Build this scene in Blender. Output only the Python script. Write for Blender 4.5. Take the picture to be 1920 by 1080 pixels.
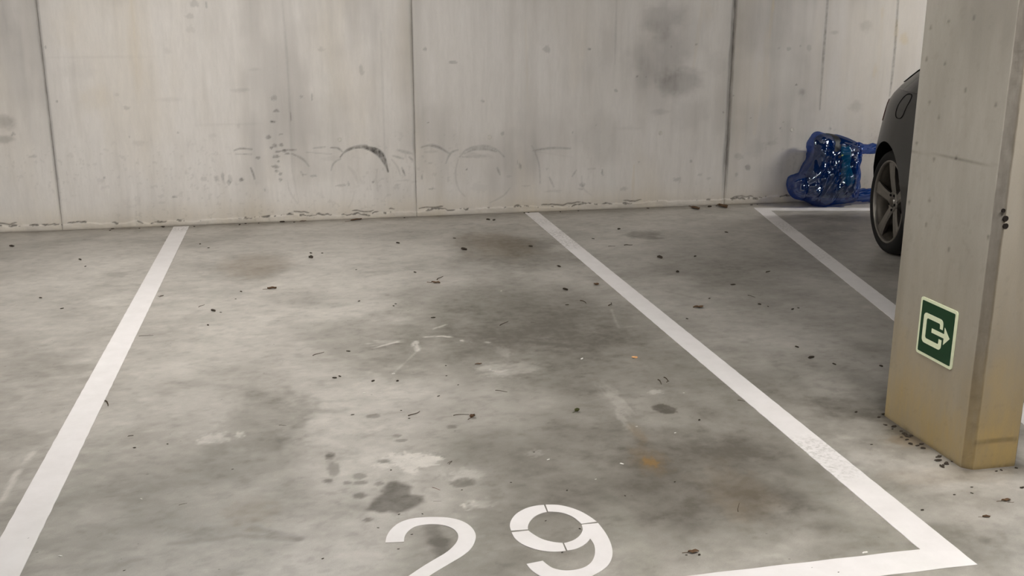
import bpy, bmesh, math, random
import numpy as np
from mathutils import Vector, Matrix

random.seed(7)
for o in list(bpy.data.objects):
    bpy.data.objects.remove(o)
S = bpy.context.scene
COL = S.collection

# ------------------------------------------------------------------ camera
CAM_H = 1.45
F_PX, YAW, PITCH, ROLL = 1908.22, 0.20618, 0.26249, 0.00086
fw = Vector((math.sin(YAW) * math.cos(PITCH), math.cos(YAW) * math.cos(PITCH), -math.sin(PITCH)))
rt = Vector((math.cos(YAW), -math.sin(YAW), 0))
up = rt.cross(fw)
rt, up = rt * math.cos(ROLL) + up * math.sin(ROLL), up * math.cos(ROLL) - rt * math.sin(ROLL)
cam_d = bpy.data.cameras.new('camera')
cam_d.sensor_width = 36
cam_d.lens = F_PX / 1920 * 36
cam_d.clip_start = 0.05
cam = bpy.data.objects.new('camera', cam_d)
COL.objects.link(cam)
cam.matrix_world = Matrix(((rt.x, up.x, -fw.x, 0), (rt.y, up.y, -fw.y, 0), (rt.z, up.z, -fw.z, CAM_H), (0, 0, 0, 1)))
S.camera = cam

# ------------------------------------------------------------------ world, exposure, lamp strengths
w = bpy.data.worlds.new('World')
S.world = w
w.use_nodes = True
w.node_tree.nodes['Background'].inputs[0].default_value = (1.0, 0.99, 0.975, 1)
w.node_tree.nodes['Background'].inputs[1].default_value = 0.8
S.view_settings.view_transform = 'Standard'
S.view_settings.look = 'None'
S.view_settings.exposure = 0.0
S.view_settings.gamma = 1.0
S.view_settings.use_curve_mapping = False
CEIL = 2.62
# ceiling batten lamps: x, y, rotation, emission strength
LAMPS = [(-0.5, 4.8, 0.0, 138.0), (5.9, 5.3, 0.0, 175.0), (1.8, 1.6, 0.0, 178.0), (-4.6, 4.2, math.pi / 2, 140.0)]

WALL_Y = 7.434
JOINTS = [-1.640, 0.831, 3.265]


def ray(px, py):
    return rt * ((px - 960) / F_PX) - up * ((py - 540) / F_PX) + fw


def fl(px, py):                       # point of the floor seen at a pixel of the photograph
    d = ray(px, py)
    t = -CAM_H / d.z
    return Vector((d.x * t, d.y * t, 0))


def yp(px, py, Y=WALL_Y):             # point of a plane y = Y
    d = ray(px, py)
    t = Y / d.y
    return Vector((d.x * t, Y, CAM_H + d.z * t))


def xp(px, py, X):
    d = ray(px, py)
    t = X / d.x
    return Vector((X, d.y * t, CAM_H + d.z * t))


# ------------------------------------------------------------------ numpy noise
def _h(ix, iy, seed):
    n = (ix.astype(np.int64) * 374761393 + iy.astype(np.int64) * 668265263 + seed * 1442695041) & 0xFFFFFFFF
    n = ((n ^ (n >> 13)) * 1274126177) & 0xFFFFFFFF
    n = (n ^ (n >> 16)) & 0xFFFFFF
    return n / float(0xFFFFFF)


def vn(x, y, seed=0):
    ix, iy = np.floor(x), np.floor(y)
    fx, fy = x - ix, y - iy
    fx = fx * fx * (3 - 2 * fx)
    fy = fy * fy * (3 - 2 * fy)
    a, b = _h(ix, iy, seed), _h(ix + 1, iy, seed)
    c, d = _h(ix, iy + 1, seed), _h(ix + 1, iy + 1, seed)
    return (a * (1 - fx) + b * fx) * (1 - fy) + (c * (1 - fx) + d * fx) * fy


def fbm(x, y, seed=0, octv=4, gain=0.5):
    s, a, t = 0, 1.0, 0
    for i in range(octv):
        s = s + a * vn(x * 2 ** i + 17.3 * i, y * 2 ** i - 9.1 * i, seed + i)
        t += a
        a *= gain
    return s / t


def sst(e0, e1, x):
    t = np.clip((x - e0) / (e1 - e0), 0, 1)
    return t * t * (3 - 2 * t)


# ------------------------------------------------------------------ object helpers
def link(o, parent=None):
    COL.objects.link(o)
    if parent is not None:
        o.parent = parent
    return o


def tag(o, label=None, cat=None, group=None, kind=None):
    if label:
        o['label'] = label
    if cat:
        o['category'] = cat
    if group:
        o['group'] = group
    if kind:
        o['kind'] = kind
    return o


def empty(name, loc=(0, 0, 0), rz=0):
    o = bpy.data.objects.new(name, None)
    o.location = loc
    o.rotation_euler = (0, 0, rz)
    o.empty_display_size = 0.1
    return link(o)


def mesh_obj(name, verts, faces, mat, parent=None, smooth=False):
    me = bpy.data.meshes.new(name)
    me.from_pydata([tuple(v) for v in verts], [], faces)
    me.update()
    if smooth:
        me.polygons.foreach_set('use_smooth', [True] * len(me.polygons))
    if mat:
        me.materials.append(mat)
    return link(bpy.data.objects.new(name, me), parent)


def bm_obj(name, bm, mat, parent=None, smooth=False):
    me = bpy.data.meshes.new(name)
    bmesh.ops.recalc_face_normals(bm, faces=bm.faces[:])
    bm.to_mesh(me)
    bm.free()
    if smooth:
        me.polygons.foreach_set('use_smooth', [True] * len(me.polygons))
    if mat:
        me.materials.append(mat)
    return link(bpy.data.objects.new(name, me), parent)


def grid_mesh(name, co, nx, ny, mat, attr=None, parent=None, smooth=True, flip=False):
    """co: (ny*nx, 3) row-major"""
    me = bpy.data.meshes.new(name)
    nv, nf = nx * ny, (nx - 1) * (ny - 1)
    me.vertices.add(nv)
    me.vertices.foreach_set('co', np.ascontiguousarray(co, dtype=np.float32).ravel())
    j, i = np.meshgrid(np.arange(ny - 1), np.arange(nx - 1), indexing='ij')
    a = (j * nx + i).ravel()
    q = np.stack([a, a + 1, a + nx + 1, a + nx], 1)
    if flip:
        q = q[:, ::-1]
    me.loops.add(nf * 4)
    me.loops.foreach_set('vertex_index', np.ascontiguousarray(q, dtype=np.int32).ravel())
    me.polygons.add(nf)
    me.polygons.foreach_set('loop_start', np.arange(0, nf * 4, 4, dtype=np.int32))
    me.update(calc_edges=True)
    me.polygons.foreach_set('use_smooth', np.full(nf, smooth))
    if attr is not None:
        at = me.color_attributes.new('stain', 'FLOAT_COLOR', 'POINT')
        at.data.foreach_set('color', np.ascontiguousarray(attr, dtype=np.float32).ravel())
    if mat:
        me.materials.append(mat)
    me.validate()
    return link(bpy.data.objects.new(name, me), parent)


def box_bm(bm, x0, x1, y0, y1, z0, z1):
    r = bmesh.ops.create_cube(bm, size=1)
    bmesh.ops.scale(bm, vec=(x1 - x0, y1 - y0, z1 - z0), verts=r['verts'])
    bmesh.ops.translate(bm, vec=((x0 + x1) / 2, (y0 + y1) / 2, (z0 + z1) / 2), verts=r['verts'])
    return r['verts']


def box(name, b, mat, parent=None, bev=0.0):
    bm = bmesh.new()
    box_bm(bm, *b)
    if bev:
        bmesh.ops.bevel(bm, geom=bm.edges[:], offset=bev, segments=2, affect='EDGES')
    return bm_obj(name, bm, mat, parent)


def catmull(pts, n=6, closed=False):
    out = []
    m = len(pts)
    rng = range(m) if closed else range(m - 1)
    for i in rng:
        if closed:
            p0, p1, p2, p3 = pts[(i - 1) % m], pts[i], pts[(i + 1) % m], pts[(i + 2) % m]
        else:
            p0, p1, p2, p3 = pts[max(i - 1, 0)], pts[i], pts[i + 1], pts[min(i + 2, m - 1)]
        for k in range(n):
            t = k / n
            out.append(tuple(0.5 * (2 * b + (c - a) * t + (2 * a - 5 * b + 4 * c - d) * t * t + (3 * b - a - 3 * c + d) * t ** 3)
                             for a, b, c, d in zip(p0, p1, p2, p3)))
    if not closed:
        out.append(tuple(pts[-1]))
    return out


def extrude_poly(name, pts, z0, z1, mat, parent=None):
    """flat outline (x, y) made solid between z0 and z1"""
    bm = bmesh.new()
    vs = [bm.verts.new((p[0], p[1], z1)) for p in pts]
    f = bm.faces.new(vs)
    r = bmesh.ops.extrude_face_region(bm, geom=[f])
    nv = [e for e in r['geom'] if isinstance(e, bmesh.types.BMVert)]
    bmesh.ops.translate(bm, vec=(0, 0, z0 - z1), verts=nv)
    bmesh.ops.triangulate(bm, faces=[q for q in bm.faces if len(q.verts) > 4])
    return bm_obj(name, bm, mat, parent)


# ------------------------------------------------------------------ materials
def lin(*c):
    return tuple(((v / 255) / 12.92 if v / 255 <= 0.04045 else ((v / 255 + 0.055) / 1.055) ** 2.4) for v in c) + (1,)


def new_mat(name):
    m = bpy.data.materials.new(name)
    m.use_nodes = True
    nt = m.node_tree
    return m, nt, nt.nodes['Principled BSDF']


def nd(nt, typ, **kw):
    n = nt.nodes.new(typ)
    for k, v in kw.items():
        if k.startswith('i_'):
            key = k[2:]
            n.inputs[int(key) if key.isdigit() else key.replace('_', ' ')].default_value = v
        else:
            setattr(n, k, v)
    return n


def mixc(nt, fac, a, b, mode='MIX'):
    n = nt.nodes.new('ShaderNodeMix')
    n.data_type = 'RGBA'
    n.blend_type = mode
    n.clamp_factor = True
    for sock, val in ((n.inputs['Factor'], fac), (n.inputs[6], a), (n.inputs[7], b)):
        if isinstance(val, (int, float, tuple)):
            sock.default_value = val
        else:
            nt.links.new(val, sock)
    return n.outputs[2]


def mth(nt, op, a, b=0.0, c=0.0):
    n = nt.nodes.new('ShaderNodeMath')
    n.operation = op
    for s, v in zip(n.inputs, (a, b, c)):
        if isinstance(v, (int, float)):
            s.default_value = v
        else:
            nt.links.new(v, s)
    return n.outputs[0]


def rng_(nt, v, a, b, c=0.0, d=1.0):
    n = nt.nodes.new('ShaderNodeMapRange')
    n.inputs[1].default_value, n.inputs[2].default_value = a, b
    n.inputs[3].default_value, n.inputs[4].default_value = c, d
    nt.links.new(v, n.inputs[0])
    return n.outputs[0]


def concrete(name, base, light, dark, warm, rough, spec, stretch=(1, 1, 1), bump=0.25, pores=0.5, grain=0.12, mott=.045):
    """stain attribute: r = darker soiling and painted shade, g = paler bloom and painted sheen, b = yellow/brown staining, a = black rubber or crack"""
    m, nt, b = new_mat(name)
    L = nt.links.new
    tc = nd(nt, 'ShaderNodeTexCoord')
    mp = nd(nt, 'ShaderNodeMapping')
    mp.inputs['Scale'].default_value = stretch
    L(tc.outputs['Object'], mp.inputs[0])
    at = nd(nt, 'ShaderNodeAttribute', attribute_name='stain')
    sep = nd(nt, 'ShaderNodeSeparateColor')
    L(at.outputs['Color'], sep.inputs[0])

    def noise(scale, det, rough_=0.6, src=mp):
        n = nd(nt, 'ShaderNodeTexNoise', i_Scale=scale, i_Detail=det, i_Roughness=rough_)
        L(src.outputs[0], n.inputs['Vector'])
        return n.outputs[0]
    n1, n2, n3 = noise(3.0, 5), noise(22, 5), noise(230, 3, 0.7)
    col = mixc(nt, rng_(nt, n1, 0.3, 0.7), base, tuple(0.5 * (p + q) for p, q in zip(base, light)))
    # break the edges of the stains up with the fine noise
    jit = mth(nt, 'MULTIPLY', mth(nt, 'SUBTRACT', n2, 0.5), 0.5)

    def amt(ch, k=1.0):
        v = sep.outputs[ch]
        return mth(nt, 'MULTIPLY', mth(nt, 'MAXIMUM', mth(nt, 'MULTIPLY_ADD', mth(nt, 'MULTIPLY', v, jit), 1.4, v), 0.0), k)
    col = mixc(nt, amt(1), col, light)
    col = mixc(nt, amt(0), col, dark)
    col = mixc(nt, amt(2), col, warm)
    al = at.outputs['Alpha']
    col = mixc(nt, mth(nt, 'MULTIPLY', al, rng_(nt, n2, 0.25, 0.6, 0.55, 1.0)), col, lin(46, 42, 38))
    g = rng_(nt, n3, 0.2, 0.8, 1 - grain, 1 + grain)
    g2 = rng_(nt, n2, 0.25, 0.75, 1 - mott, 1 + mott)
    gg = mth(nt, 'MULTIPLY', g, g2)
    cm = nd(nt, 'ShaderNodeVectorMath', operation='SCALE')
    L(col, cm.inputs[0])
    L(gg, cm.inputs['Scale'])
    col = cm.outputs[0]
    vo = nd(nt, 'ShaderNodeTexVoronoi', i_Scale=26.0)
    L(tc.outputs['Object'], vo.inputs['Vector'])
    sc = nd(nt, 'ShaderNodeSeparateColor')
    L(vo.outputs['Color'], sc.inputs[0])
    pore = mth(nt, 'MULTIPLY', mth(nt, 'LESS_THAN', vo.outputs['Distance'], mth(nt, 'MULTIPLY', sc.outputs[1], 0.13)),
               mth(nt, 'GREATER_THAN', sc.outputs[0], 0.86))
    col = mixc(nt, mth(nt, 'MULTIPLY', pore, pores), col, dark)
    L(col, b.inputs['Base Color'])
    b.inputs['Specular IOR Level'].default_value = spec
    L(rng_(nt, n2, 0.2, 0.8, rough - 0.08, rough + 0.08), b.inputs['Roughness'])
    bp = nd(nt, 'ShaderNodeBump', i_Strength=bump, i_Distance=0.004)
    L(mth(nt, 'MULTIPLY_ADD', n3, 0.3, mth(nt, 'SUBTRACT', n2, mth(nt, 'MULTIPLY', pore, 0.6))), bp.inputs['Height'])
    L(bp.outputs[0], b.inputs['Normal'])
    return m


M = {}
M['floor'] = concrete('floor_concrete', lin(136, 131, 122), lin(190, 184, 175), lin(88, 83, 74), lin(118, 94, 58), 0.40, 0.5,
                      stretch=(1, 1, 1), bump=0.12, pores=0.5, grain=0.10, mott=.075)
M['wall'] = concrete('wall_concrete', lin(196, 190, 182), lin(212, 207, 201), lin(116, 111, 106), lin(188, 172, 142), 0.8, 0.2,
                     stretch=(2.6, 1, 0.5), bump=0.16, pores=0.5, grain=0.05)
M['pillar'] = concrete('pillar_concrete', lin(142, 136, 126), lin(162, 156, 146), lin(98, 92, 84), lin(156, 134, 90), 0.8, 0.2,
                       stretch=(2.0, 2.0, 0.5), bump=0.16, pores=0.5, grain=0.05)
M['ceil'] = concrete('ceiling_concrete', lin(176, 172, 166), lin(190, 186, 180), lin(120, 115, 110), lin(150, 140, 120), 0.85, 0.2)


def simple(name, col, rough=0.6, spec=0.4, metal=0.0, var=0.12, scale=60, bump=0.0, coat=0.0):
    m, nt, b = new_mat(name)
    tc = nd(nt, 'ShaderNodeTexCoord')
    n = nd(nt, 'ShaderNodeTexNoise', i_Scale=scale, i_Detail=4.0)
    nt.links.new(tc.outputs['Object'], n.inputs['Vector'])
    c2 = tuple(v * (1 - var) for v in col[:3]) + (1,)
    c3 = tuple(min(1, v * (1 + var)) for v in col[:3]) + (1,)
    nt.links.new(mixc(nt, rng_(nt, n.outputs[0], 0.3, 0.7), c2, c3), b.inputs['Base Color'])
    b.inputs['Roughness'].default_value = rough
    b.inputs['Specular IOR Level'].default_value = spec
    b.inputs['Metallic'].default_value = metal
    b.inputs['Coat Weight'].default_value = coat
    b.inputs['Coat Roughness'].default_value = 0.08
    if bump:
        bp = nd(nt, 'ShaderNodeBump', i_Strength=bump, i_Distance=0.003)
        nt.links.new(n.outputs[0], bp.inputs['Height'])
        nt.links.new(bp.outputs[0], b.inputs['Normal'])
    return m


def paint_mat():
    m, nt, b = new_mat('white_marking_paint')
    L = nt.links.new
    tc = nd(nt, 'ShaderNodeTexCoord')
    n = nd(nt, 'ShaderNodeTexNoise', i_Scale=9.0, i_Detail=6.0, i_Roughness=0.65)
    L(tc.outputs['Object'], n.inputs['Vector'])
    n2 = nd(nt, 'ShaderNodeTexNoise', i_Scale=60.0, i_Detail=5.0, i_Roughness=0.7)
    L(tc.outputs['Object'], n2.inputs['Vector'])
    at = nd(nt, 'ShaderNodeAttribute', attribute_name='wear')
    col = mixc(nt, rng_(nt, n.outputs[0], 0.35, 0.75), lin(218, 213, 210), lin(208, 203, 199))
    wf = mth(nt, 'MULTIPLY', at.outputs['Fac'], rng_(nt, n2.outputs[0], 0.46, 0.66))
    col = mixc(nt, wf, col, lin(150, 145, 136))
    sp = mth(nt, 'GREATER_THAN', n2.outputs[0], 0.765)
    col = mixc(nt, mth(nt, 'MULTIPLY', sp, 0.5), col, lin(120, 112, 104))
    L(col, b.inputs['Base Color'])
    b.inputs['Roughness'].default_value = 0.5
    b.inputs['Specular IOR Level'].default_value = 0.35
    return m


M['paint'] = paint_mat()

# ------------------------------------------------------------------ floor
def axis(a, b, step, lo, hi, coarse=0.6):
    fine = np.arange(a, b + 1e-6, step)
    left = np.arange(lo, a - 0.01, coarse)
    right = np.arange(b + coarse, hi + coarse, coarse)
    return np.concatenate([left, fine, right])


FX = axis(-2.7, 5.0, 0.0085, -14, 17)
FY = np.concatenate([np.arange(-9, 1.69, 0.6), np.arange(1.7, 4.6, 0.0085), np.arange(4.6, WALL_Y + 0.3, 0.013)])
gx, gy = np.meshgrid(FX, FY)
fst = np.zeros(gx.shape + (4,))
# broad mottling of the slab
m1 = fbm(gx * 0.9, gy * 1.1, 3, 5)
m2 = fbm(gx * 2.6 + 5, gy * 4.2, 11, 5, 0.55)
m3 = fbm(gx * 9, gy * 15, 21, 4, 0.6)
fst[..., 1] += 0.30 * sst(0.50, 0.74, m1 * 0.6 + m2 * 0.4) + 0.16 * sst(0.55, 0.78, m3)
fst[..., 0] += 0.30 * sst(0.50, 0.72, 1 - (m1 * 0.55 + m2 * 0.45)) + 0.12 * sst(0.52, 0.75, 1 - m3)
m4 = fbm(gx * 22, gy * 30, 24, 4, 0.65)
m5 = fbm(gx * 7 + .8 * gy, gy * 9, 27, 5, 0.65)
fst[..., 0] += 0.18 * sst(0.55, 0.72, m4) + 0.12 * sst(0.54, 0.72, m5)
fst[..., 1] += 0.18 * sst(0.55, 0.72, 1 - m4) + 0.08 * sst(0.54, 0.72, 1 - m5)


def blob(px, py, pw, ph, ch, amount, edge=0.5, rag=0.5, freq=3.0, ang=0.0, seed=None, arr=fst):
    """an irregular stain; centre and half size given where the photograph shows it"""
    c = fl(px, py)
    rx = abs(fl(px + pw, py).x - fl(px - pw, py).x) / 2
    ry = abs(fl(px, py + ph).y - fl(px, py - ph).y) / 2
    R = 1.7 * max(rx, ry)
    i0, i1 = np.searchsorted(FX, [c.x - R, c.x + R])
    j0, j1 = np.searchsorted(FY, [c.y - R, c.y + R])
    if i1 <= i0 or j1 <= j0:
        return
    x, y = gx[j0:j1, i0:i1] - c.x, gy[j0:j1, i0:i1] - c.y
    ca, sa = math.cos(ang), math.sin(ang)
    x, y = (x * ca + y * sa) / rx, (-x * sa + y * ca) / ry
    sd = int(px * 7 + py * 13) % 9973 if seed is None else seed
    d = np.sqrt(x * x + y * y) + rag * 2 * (fbm(x * freq, y * freq, sd, 4, 0.6) - 0.5)
    mk = sst(1 + edge / 2, 1 - edge / 2, d)
    a = arr[j0:j1, i0:i1, ch]
    arr[j0:j1, i0:i1, ch] = a + amount * mk * (1 - np.clip(a, 0, 1) * 0.5)


def streak(pts, wid, ch, amount, soft=0.6, seed=0, brk=0.0):
    """a scratch or smear along a pixel polyline on the floor, wid in metres"""
    P = [fl(*p) for p in pts]
    x0, x1 = min(p.x for p in P) - 3 * wid - .02, max(p.x for p in P) + 3 * wid + .02
    y0, y1 = min(p.y for p in P) - 3 * wid - .02, max(p.y for p in P) + 3 * wid + .02
    i0, i1 = np.searchsorted(FX, [x0, x1])
    j0, j1 = np.searchsorted(FY, [y0, y1])
    X, Y = gx[j0:j1, i0:i1], gy[j0:j1, i0:i1]
    d = np.full(X.shape, 1e9)
    for a, b in zip(P, P[1:]):
        ex, ey = b.x - a.x, b.y - a.y
        t = np.clip(((X - a.x) * ex + (Y - a.y) * ey) / (ex * ex + ey * ey + 1e-12), 0, 1)
        d = np.minimum(d, np.hypot(X - a.x - t * ex, Y - a.y - t * ey))
    wid = wid * 1.25
    d = d + wid * 0.8 * (fbm(X * 40, Y * 40, seed + 5, 3) - 0.5)
    mk = sst(wid * (0.5 + soft), wid * 0.5 * (1 - soft), d)
    if brk:
        mk = mk * sst(brk - 0.1, brk + 0.1, fbm(X * 18, Y * 18, seed + 9, 3))
    fst[j0:j1, i0:i1, ch] += amount * mk
    if ch == 1:
        fst[j0:j1, i0:i1, 0] *= 1 - .9 * mk * min(1, amount * 1.2)


# paler and darker tones of the slab, some standing in for sheen and shadow
for a in [(600, 540, 230, 60, 1, .42, 1.2), (500, 640, 260, 70, 1, .25, 1.2), (150, 520, 190, 70, 1, .35, 1.3), (560, 470, 300, 30, 1, .4, 1.2),  # far pale fields put the wall's sheen on the floor into the colour
          (230, 700, 120, 60, 1, .2, 1.2), (640, 790, 170, 60, 1, .38, 1.0), (720, 900, 160, 60, 1, .35, 1.0), (640, 1000, 150, 70, 1, .30, 1.0),
          (480, 980, 120, 60, 1, .2, 1.2), (880, 740, 190, 40, 1, .25, 1.1), (930, 790, 110, 30, 1, .25, 1.1), (1540, 680, 110, 70, 1, .25, 1.2),
          (1790, 900, 110, 26, 1, .38, 1.0), (1870, 1000, 60, 40, 1, .08, 1.2), (1330, 420, 120, 20, 1, .22, 1.2), (150, 440, 260, 12, 1, .3, 1.0),
          (700, 425, 340, 12, 1, .35, 1.0), (1260, 600, 60, 40, 1, .1, 1.0), (110, 850, 60, 60, 1, .15, 1.0),
          (1180, 755, 30, 40, 1, .22, .9), (440, 860, 80, 30, 1, .1, 1.0)]:
    blob(*a[:6], edge=a[6], rag=.8, freq=1.6)
for a in [(475, 497, 62, 22, 0, .36, 1.0), (930, 462, 75, 34, 0, .5, 1.0), (1000, 470, 60, 22, 0, .45, .9), (960, 560, 160, 70, 0, .35, 1.2),
          (1030, 640, 180, 100, 0, .38, 1.2), (690, 625, 110, 34, 0, .36, .8), (900, 640, 90, 40, 0, .3, .9), (1180, 640, 160, 90, 0, .3, 1.2),
          (1050, 860, 200, 80, 0, .35, 1.2), (1330, 900, 170, 90, 0, .55, 1.2), (1450, 850, 110, 90, 0, .35, 1.2), (1380, 960, 120, 50, 0, .35, 1.2),
          (500, 790, 80, 60, 0, .4, .7), (460, 860, 90, 40, 0, .25, .9), (1000, 960, 120, 50, 0, .15, 1.1), (330, 880, 120, 40, 0, .2, 1.0),
          (1600, 760, 90, 26, 0, .5, .8), (1620, 800, 80, 30, 0, .35, .9), (1350, 480, 120, 40, 0, .3, 1.2), (1480, 560, 120, 60, 0, .25, 1.2),  # first two paint the pillar's shadow on the floor
          (1210, 440, 36, 8, 0, .6, .8), (1560, 470, 90, 40, 0, .35, 1.2), (1550, 430, 60, 8, 0, .3, .9), (1640, 540, 40, 40, 0, .3, 1.0),  # all but the first smear paint the car's shade over its bay
          (60, 690, 80, 30, 0, .25, .9), (150, 690, 40, 8, 0, .25, .9),
          (790, 660, 110, 40, 0, .3, .9), (860, 560, 120, 30, 0, .2, 1.0), (1700, 830, 70, 24, 0, .4, .9), (560, 560, 60, 14, 0, .2, .9), (220, 515, 20, 6, 0, .3, .8)]:
    blob(*a[:6], edge=a[6], rag=.7 if a[6] > .2 else .45, freq=1.8 if a[6] > .2 else 2.6)
# the damp patch beside the digit and its drips; oil spot
def polystain(pts, ch, amount, soft=.012, rag=.02):
    P = np.array([tuple(fl(*p).to_2d()) for p in pts])
    i0, i1 = np.searchsorted(FX, [P[:, 0].min() - .06, P[:, 0].max() + .06])
    j0, j1 = np.searchsorted(FY, [P[:, 1].min() - .06, P[:, 1].max() + .06])
    X, Y = gx[j0:j1, i0:i1], gy[j0:j1, i0:i1]
    d = np.full(X.shape, 1e9)
    ins = np.zeros(X.shape, bool)
    for (ax, ay), (bx, by) in zip(P, np.roll(P, -1, 0)):
        ex, ey = bx - ax, by - ay
        t = np.clip(((X - ax) * ex + (Y - ay) * ey) / (ex * ex + ey * ey), 0, 1)
        d = np.minimum(d, np.hypot(X - ax - t * ex, Y - ay - t * ey))
        ins ^= ((ay > Y) != (by > Y)) & (X < (bx - ax) * (Y - ay) / (by - ay + 1e-12) + ax)
    d = np.where(ins, -d, d) + rag * (fbm(X * 30, Y * 30, 7, 4) - .5)
    fst[j0:j1, i0:i1, ch] += amount * sst(soft, -soft, d)


polystain([(400 + x / 3, 700 + y / 3) for x, y in [(862, 768), (905, 715), (950, 660), (985, 612), (1040, 604), (1085, 625), (1112, 640), (1108, 680), (1182, 688), (1176, 725), (1120, 752), (1072, 778), (1035, 790), (985, 775), (935, 785)]], 0, .78)
for a in [(673, 893, 13, 6), (651, 905, 8, 3.5), (676, 905, 14, 4), (711, 907, 9, 4), (674, 929, 12, 6), (690, 975, 9, 4), (618, 857, 9, 5), (625, 880, 12, 14),
          (620, 853, 9, 5), (721, 864, 14, 4), (700, 780, 14, 4), (848, 800, 10, 4), (744, 817, 9, 3), (752, 826, 12, 3), (615, 902, 10, 4), (868, 905, 24, 9),
          (880, 948, 8, 7)]:
    blob(*a, 0, .55, edge=.45, rag=.3)
blob(1246, 767, 19, 11, 0, .9, edge=.2, rag=.3, ang=.35)
blob(1246, 767, 17, 9, 3, .22, edge=.3, rag=.3, ang=.35)
# lime bloom and pale scratches
for a in [(785, 862, 34, 10, .7), (745, 858, 22, 8, .5), (770, 876, 14, 8, .7), (808, 862, 18, 8, .6), (725, 872, 20, 5, .4), (955, 690, 60, 12, .35), (400, 823, 26, 10, .4),
          (450, 815, 8, 5, .5), (900, 945, 26, 8, .3), (880, 948, 14, 6, .5), (1230, 735, 14, 4, .4), (870, 890, 30, 12, .3), (1150, 745, 16, 30, .25), (1165, 785, 8, 18, .3),
          (1000, 850, 14, 6, .3), (945, 660, 12, 12, .3), (720, 642, 34, 4, .35)]:
    blob(*a[:4], 1, a[4] * 1.3, edge=.7, rag=1.0, freq=2.4)
    blob(*a[:4], 0, -a[4] * .7, edge=.7, rag=1.0, freq=2.4)
for a in [(300, 950, 260, 110, .30), (900, 1000, 260, 80, .22), (1050, 800, 260, 90, .25), (1250, 760, 200, 120, .3), (1200, 960, 200, 90, .25), (480, 720, 120, 60, .12), (1420, 700, 60, 60, .2), (1830, 1030, 110, 60, .42)]:
    blob(*a[:4], 0, a[4], edge=1.3, rag=1.0, freq=1.4)
for p, wd, am in [([(795, 632), (830, 630), (860, 634), (871, 641), (915, 642)], .012, .9), ([(812, 617), (836, 609)], .01, .6), ([(700, 652), (745, 641)], .012, .7),
                  ([(773, 648), (780, 640), (783, 658)], .012, .7), ([(735, 702), (770, 670), (790, 650)], .006, .3), ([(921, 692), (935, 696), (953, 692)], .014, .9),
                  ([(0, 945), (30, 890), (62, 848)], .012, .7), ([(750, 870), (776, 889)], .012, .8), ([(1146, 580), (1160, 615), (1185, 612)], .008, .3),
                  ([(775, 862), (812, 860), (800, 872), (776, 870), (775, 862)], .012, .7)]:
    streak(p, wd, 1, am, seed=int(p[0][0]), brk=.35)
for p, wd, am in [([(990, 641), (1075, 650)], .02, .5), ([(560, 800), (585, 770), (640, 772)], .03, .25), ([(470, 990), (560, 1010)], .02, .3), ([(1245, 545), (1310, 560)], .02, .2),
                  ([(320, 1020), (450, 1005), (560, 1012)], .015, .25), ([(820, 1015), (835, 1040)], .03, .5), ([(810, 990), (822, 1015)], .03, .4)]:
    streak(p, wd, 0, am, seed=int(p[0][0]) + 3)
# rust and brown staining
blob(1219, 866, 14, 9, 2, .85, edge=.7, rag=.8)
blob(1215, 860, 30, 26, 2, .25, edge=1.0, rag=.8)
blob(1196, 812, 12, 18, 2, .25, edge=1.0, rag=.8)
blob(1385, 920, 60, 50, 2, .12, edge=1.2, rag=.8)
blob(1380, 960, 26, 26, 2, .1, edge=1.2, rag=.8)
blob(475, 497, 60, 22, 2, .22, edge=1.0, rag=.6)
blob(930, 458, 70, 26, 2, .2, edge=1.0, rag=.6)
blob(470, 960, 50, 26, 2, .14, edge=1.0, rag=.8)
blob(1780, 890, 120, 20, 2, .16, edge=1.0, rag=.8)
blob(1715, 825, 50, 14, 2, .3, edge=1.0, rag=.9)
# floor darker and browner towards the foot of the wall, with a dark edge
wd_ = sst(WALL_Y - 0.22, WALL_Y, gy) * (gy < WALL_Y + 1)
fst[..., 0] += 0.35 * wd_ * (0.5 + fbm(gx * 6, gy * 9, 77, 4))
fst[..., 2] += 0.18 * wd_ * fbm(gx * 5, gy * 7, 78, 4)
fst[..., 3] += 0.55 * sst(WALL_Y - 0.028, WALL_Y - 0.004, gy + 0.02 * (fbm(gx * 9, gy * 3, 79, 4) - 0.5))
# dirt line around the pillar foot
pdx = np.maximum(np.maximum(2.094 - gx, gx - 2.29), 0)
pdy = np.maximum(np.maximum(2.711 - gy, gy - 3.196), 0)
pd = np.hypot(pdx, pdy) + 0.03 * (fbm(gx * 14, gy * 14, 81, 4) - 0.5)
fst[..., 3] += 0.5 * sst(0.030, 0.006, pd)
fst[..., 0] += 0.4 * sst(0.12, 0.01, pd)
fst = np.clip(fst, 0, 1)
fz = 0.0016 * (fbm(gx * 3, gy * 3, 91, 3) - 0.6)
fz = np.minimum(fz, 0)
co = np.stack([gx, gy, fz], -1).reshape(-1, 3)
floor = grid_mesh('floor', co, len(FX), len(FY), M['floor'], fst.reshape(-1, 4))
tag(floor, 'grey stained concrete garage floor with pale patches', kind='structure')

# ------------------------------------------------------------------ back wall: core and cast panels
core = box('wall_back', (-14, 17.4, WALL_Y + 0.006, WALL_Y + 0.30, -0.02, CEIL), M['wall'])
tag(core, 'grey cast concrete wall with vertical panel joints', kind='structure')
C2 = lambda x, y: (400 + x / 2.526, 200 + y / 2.526)
C3 = lambda x, y: (1100 + x / 2.4547, y / 2.4547)
C1 = lambda x, y: (x / 2.25, y / 2.25)
SCUFF = []      # polylines: points, start width px, mid width px, end width px, strength, channel
DAB = []        # spots: px, py, half w, half h, strength, channel


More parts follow.
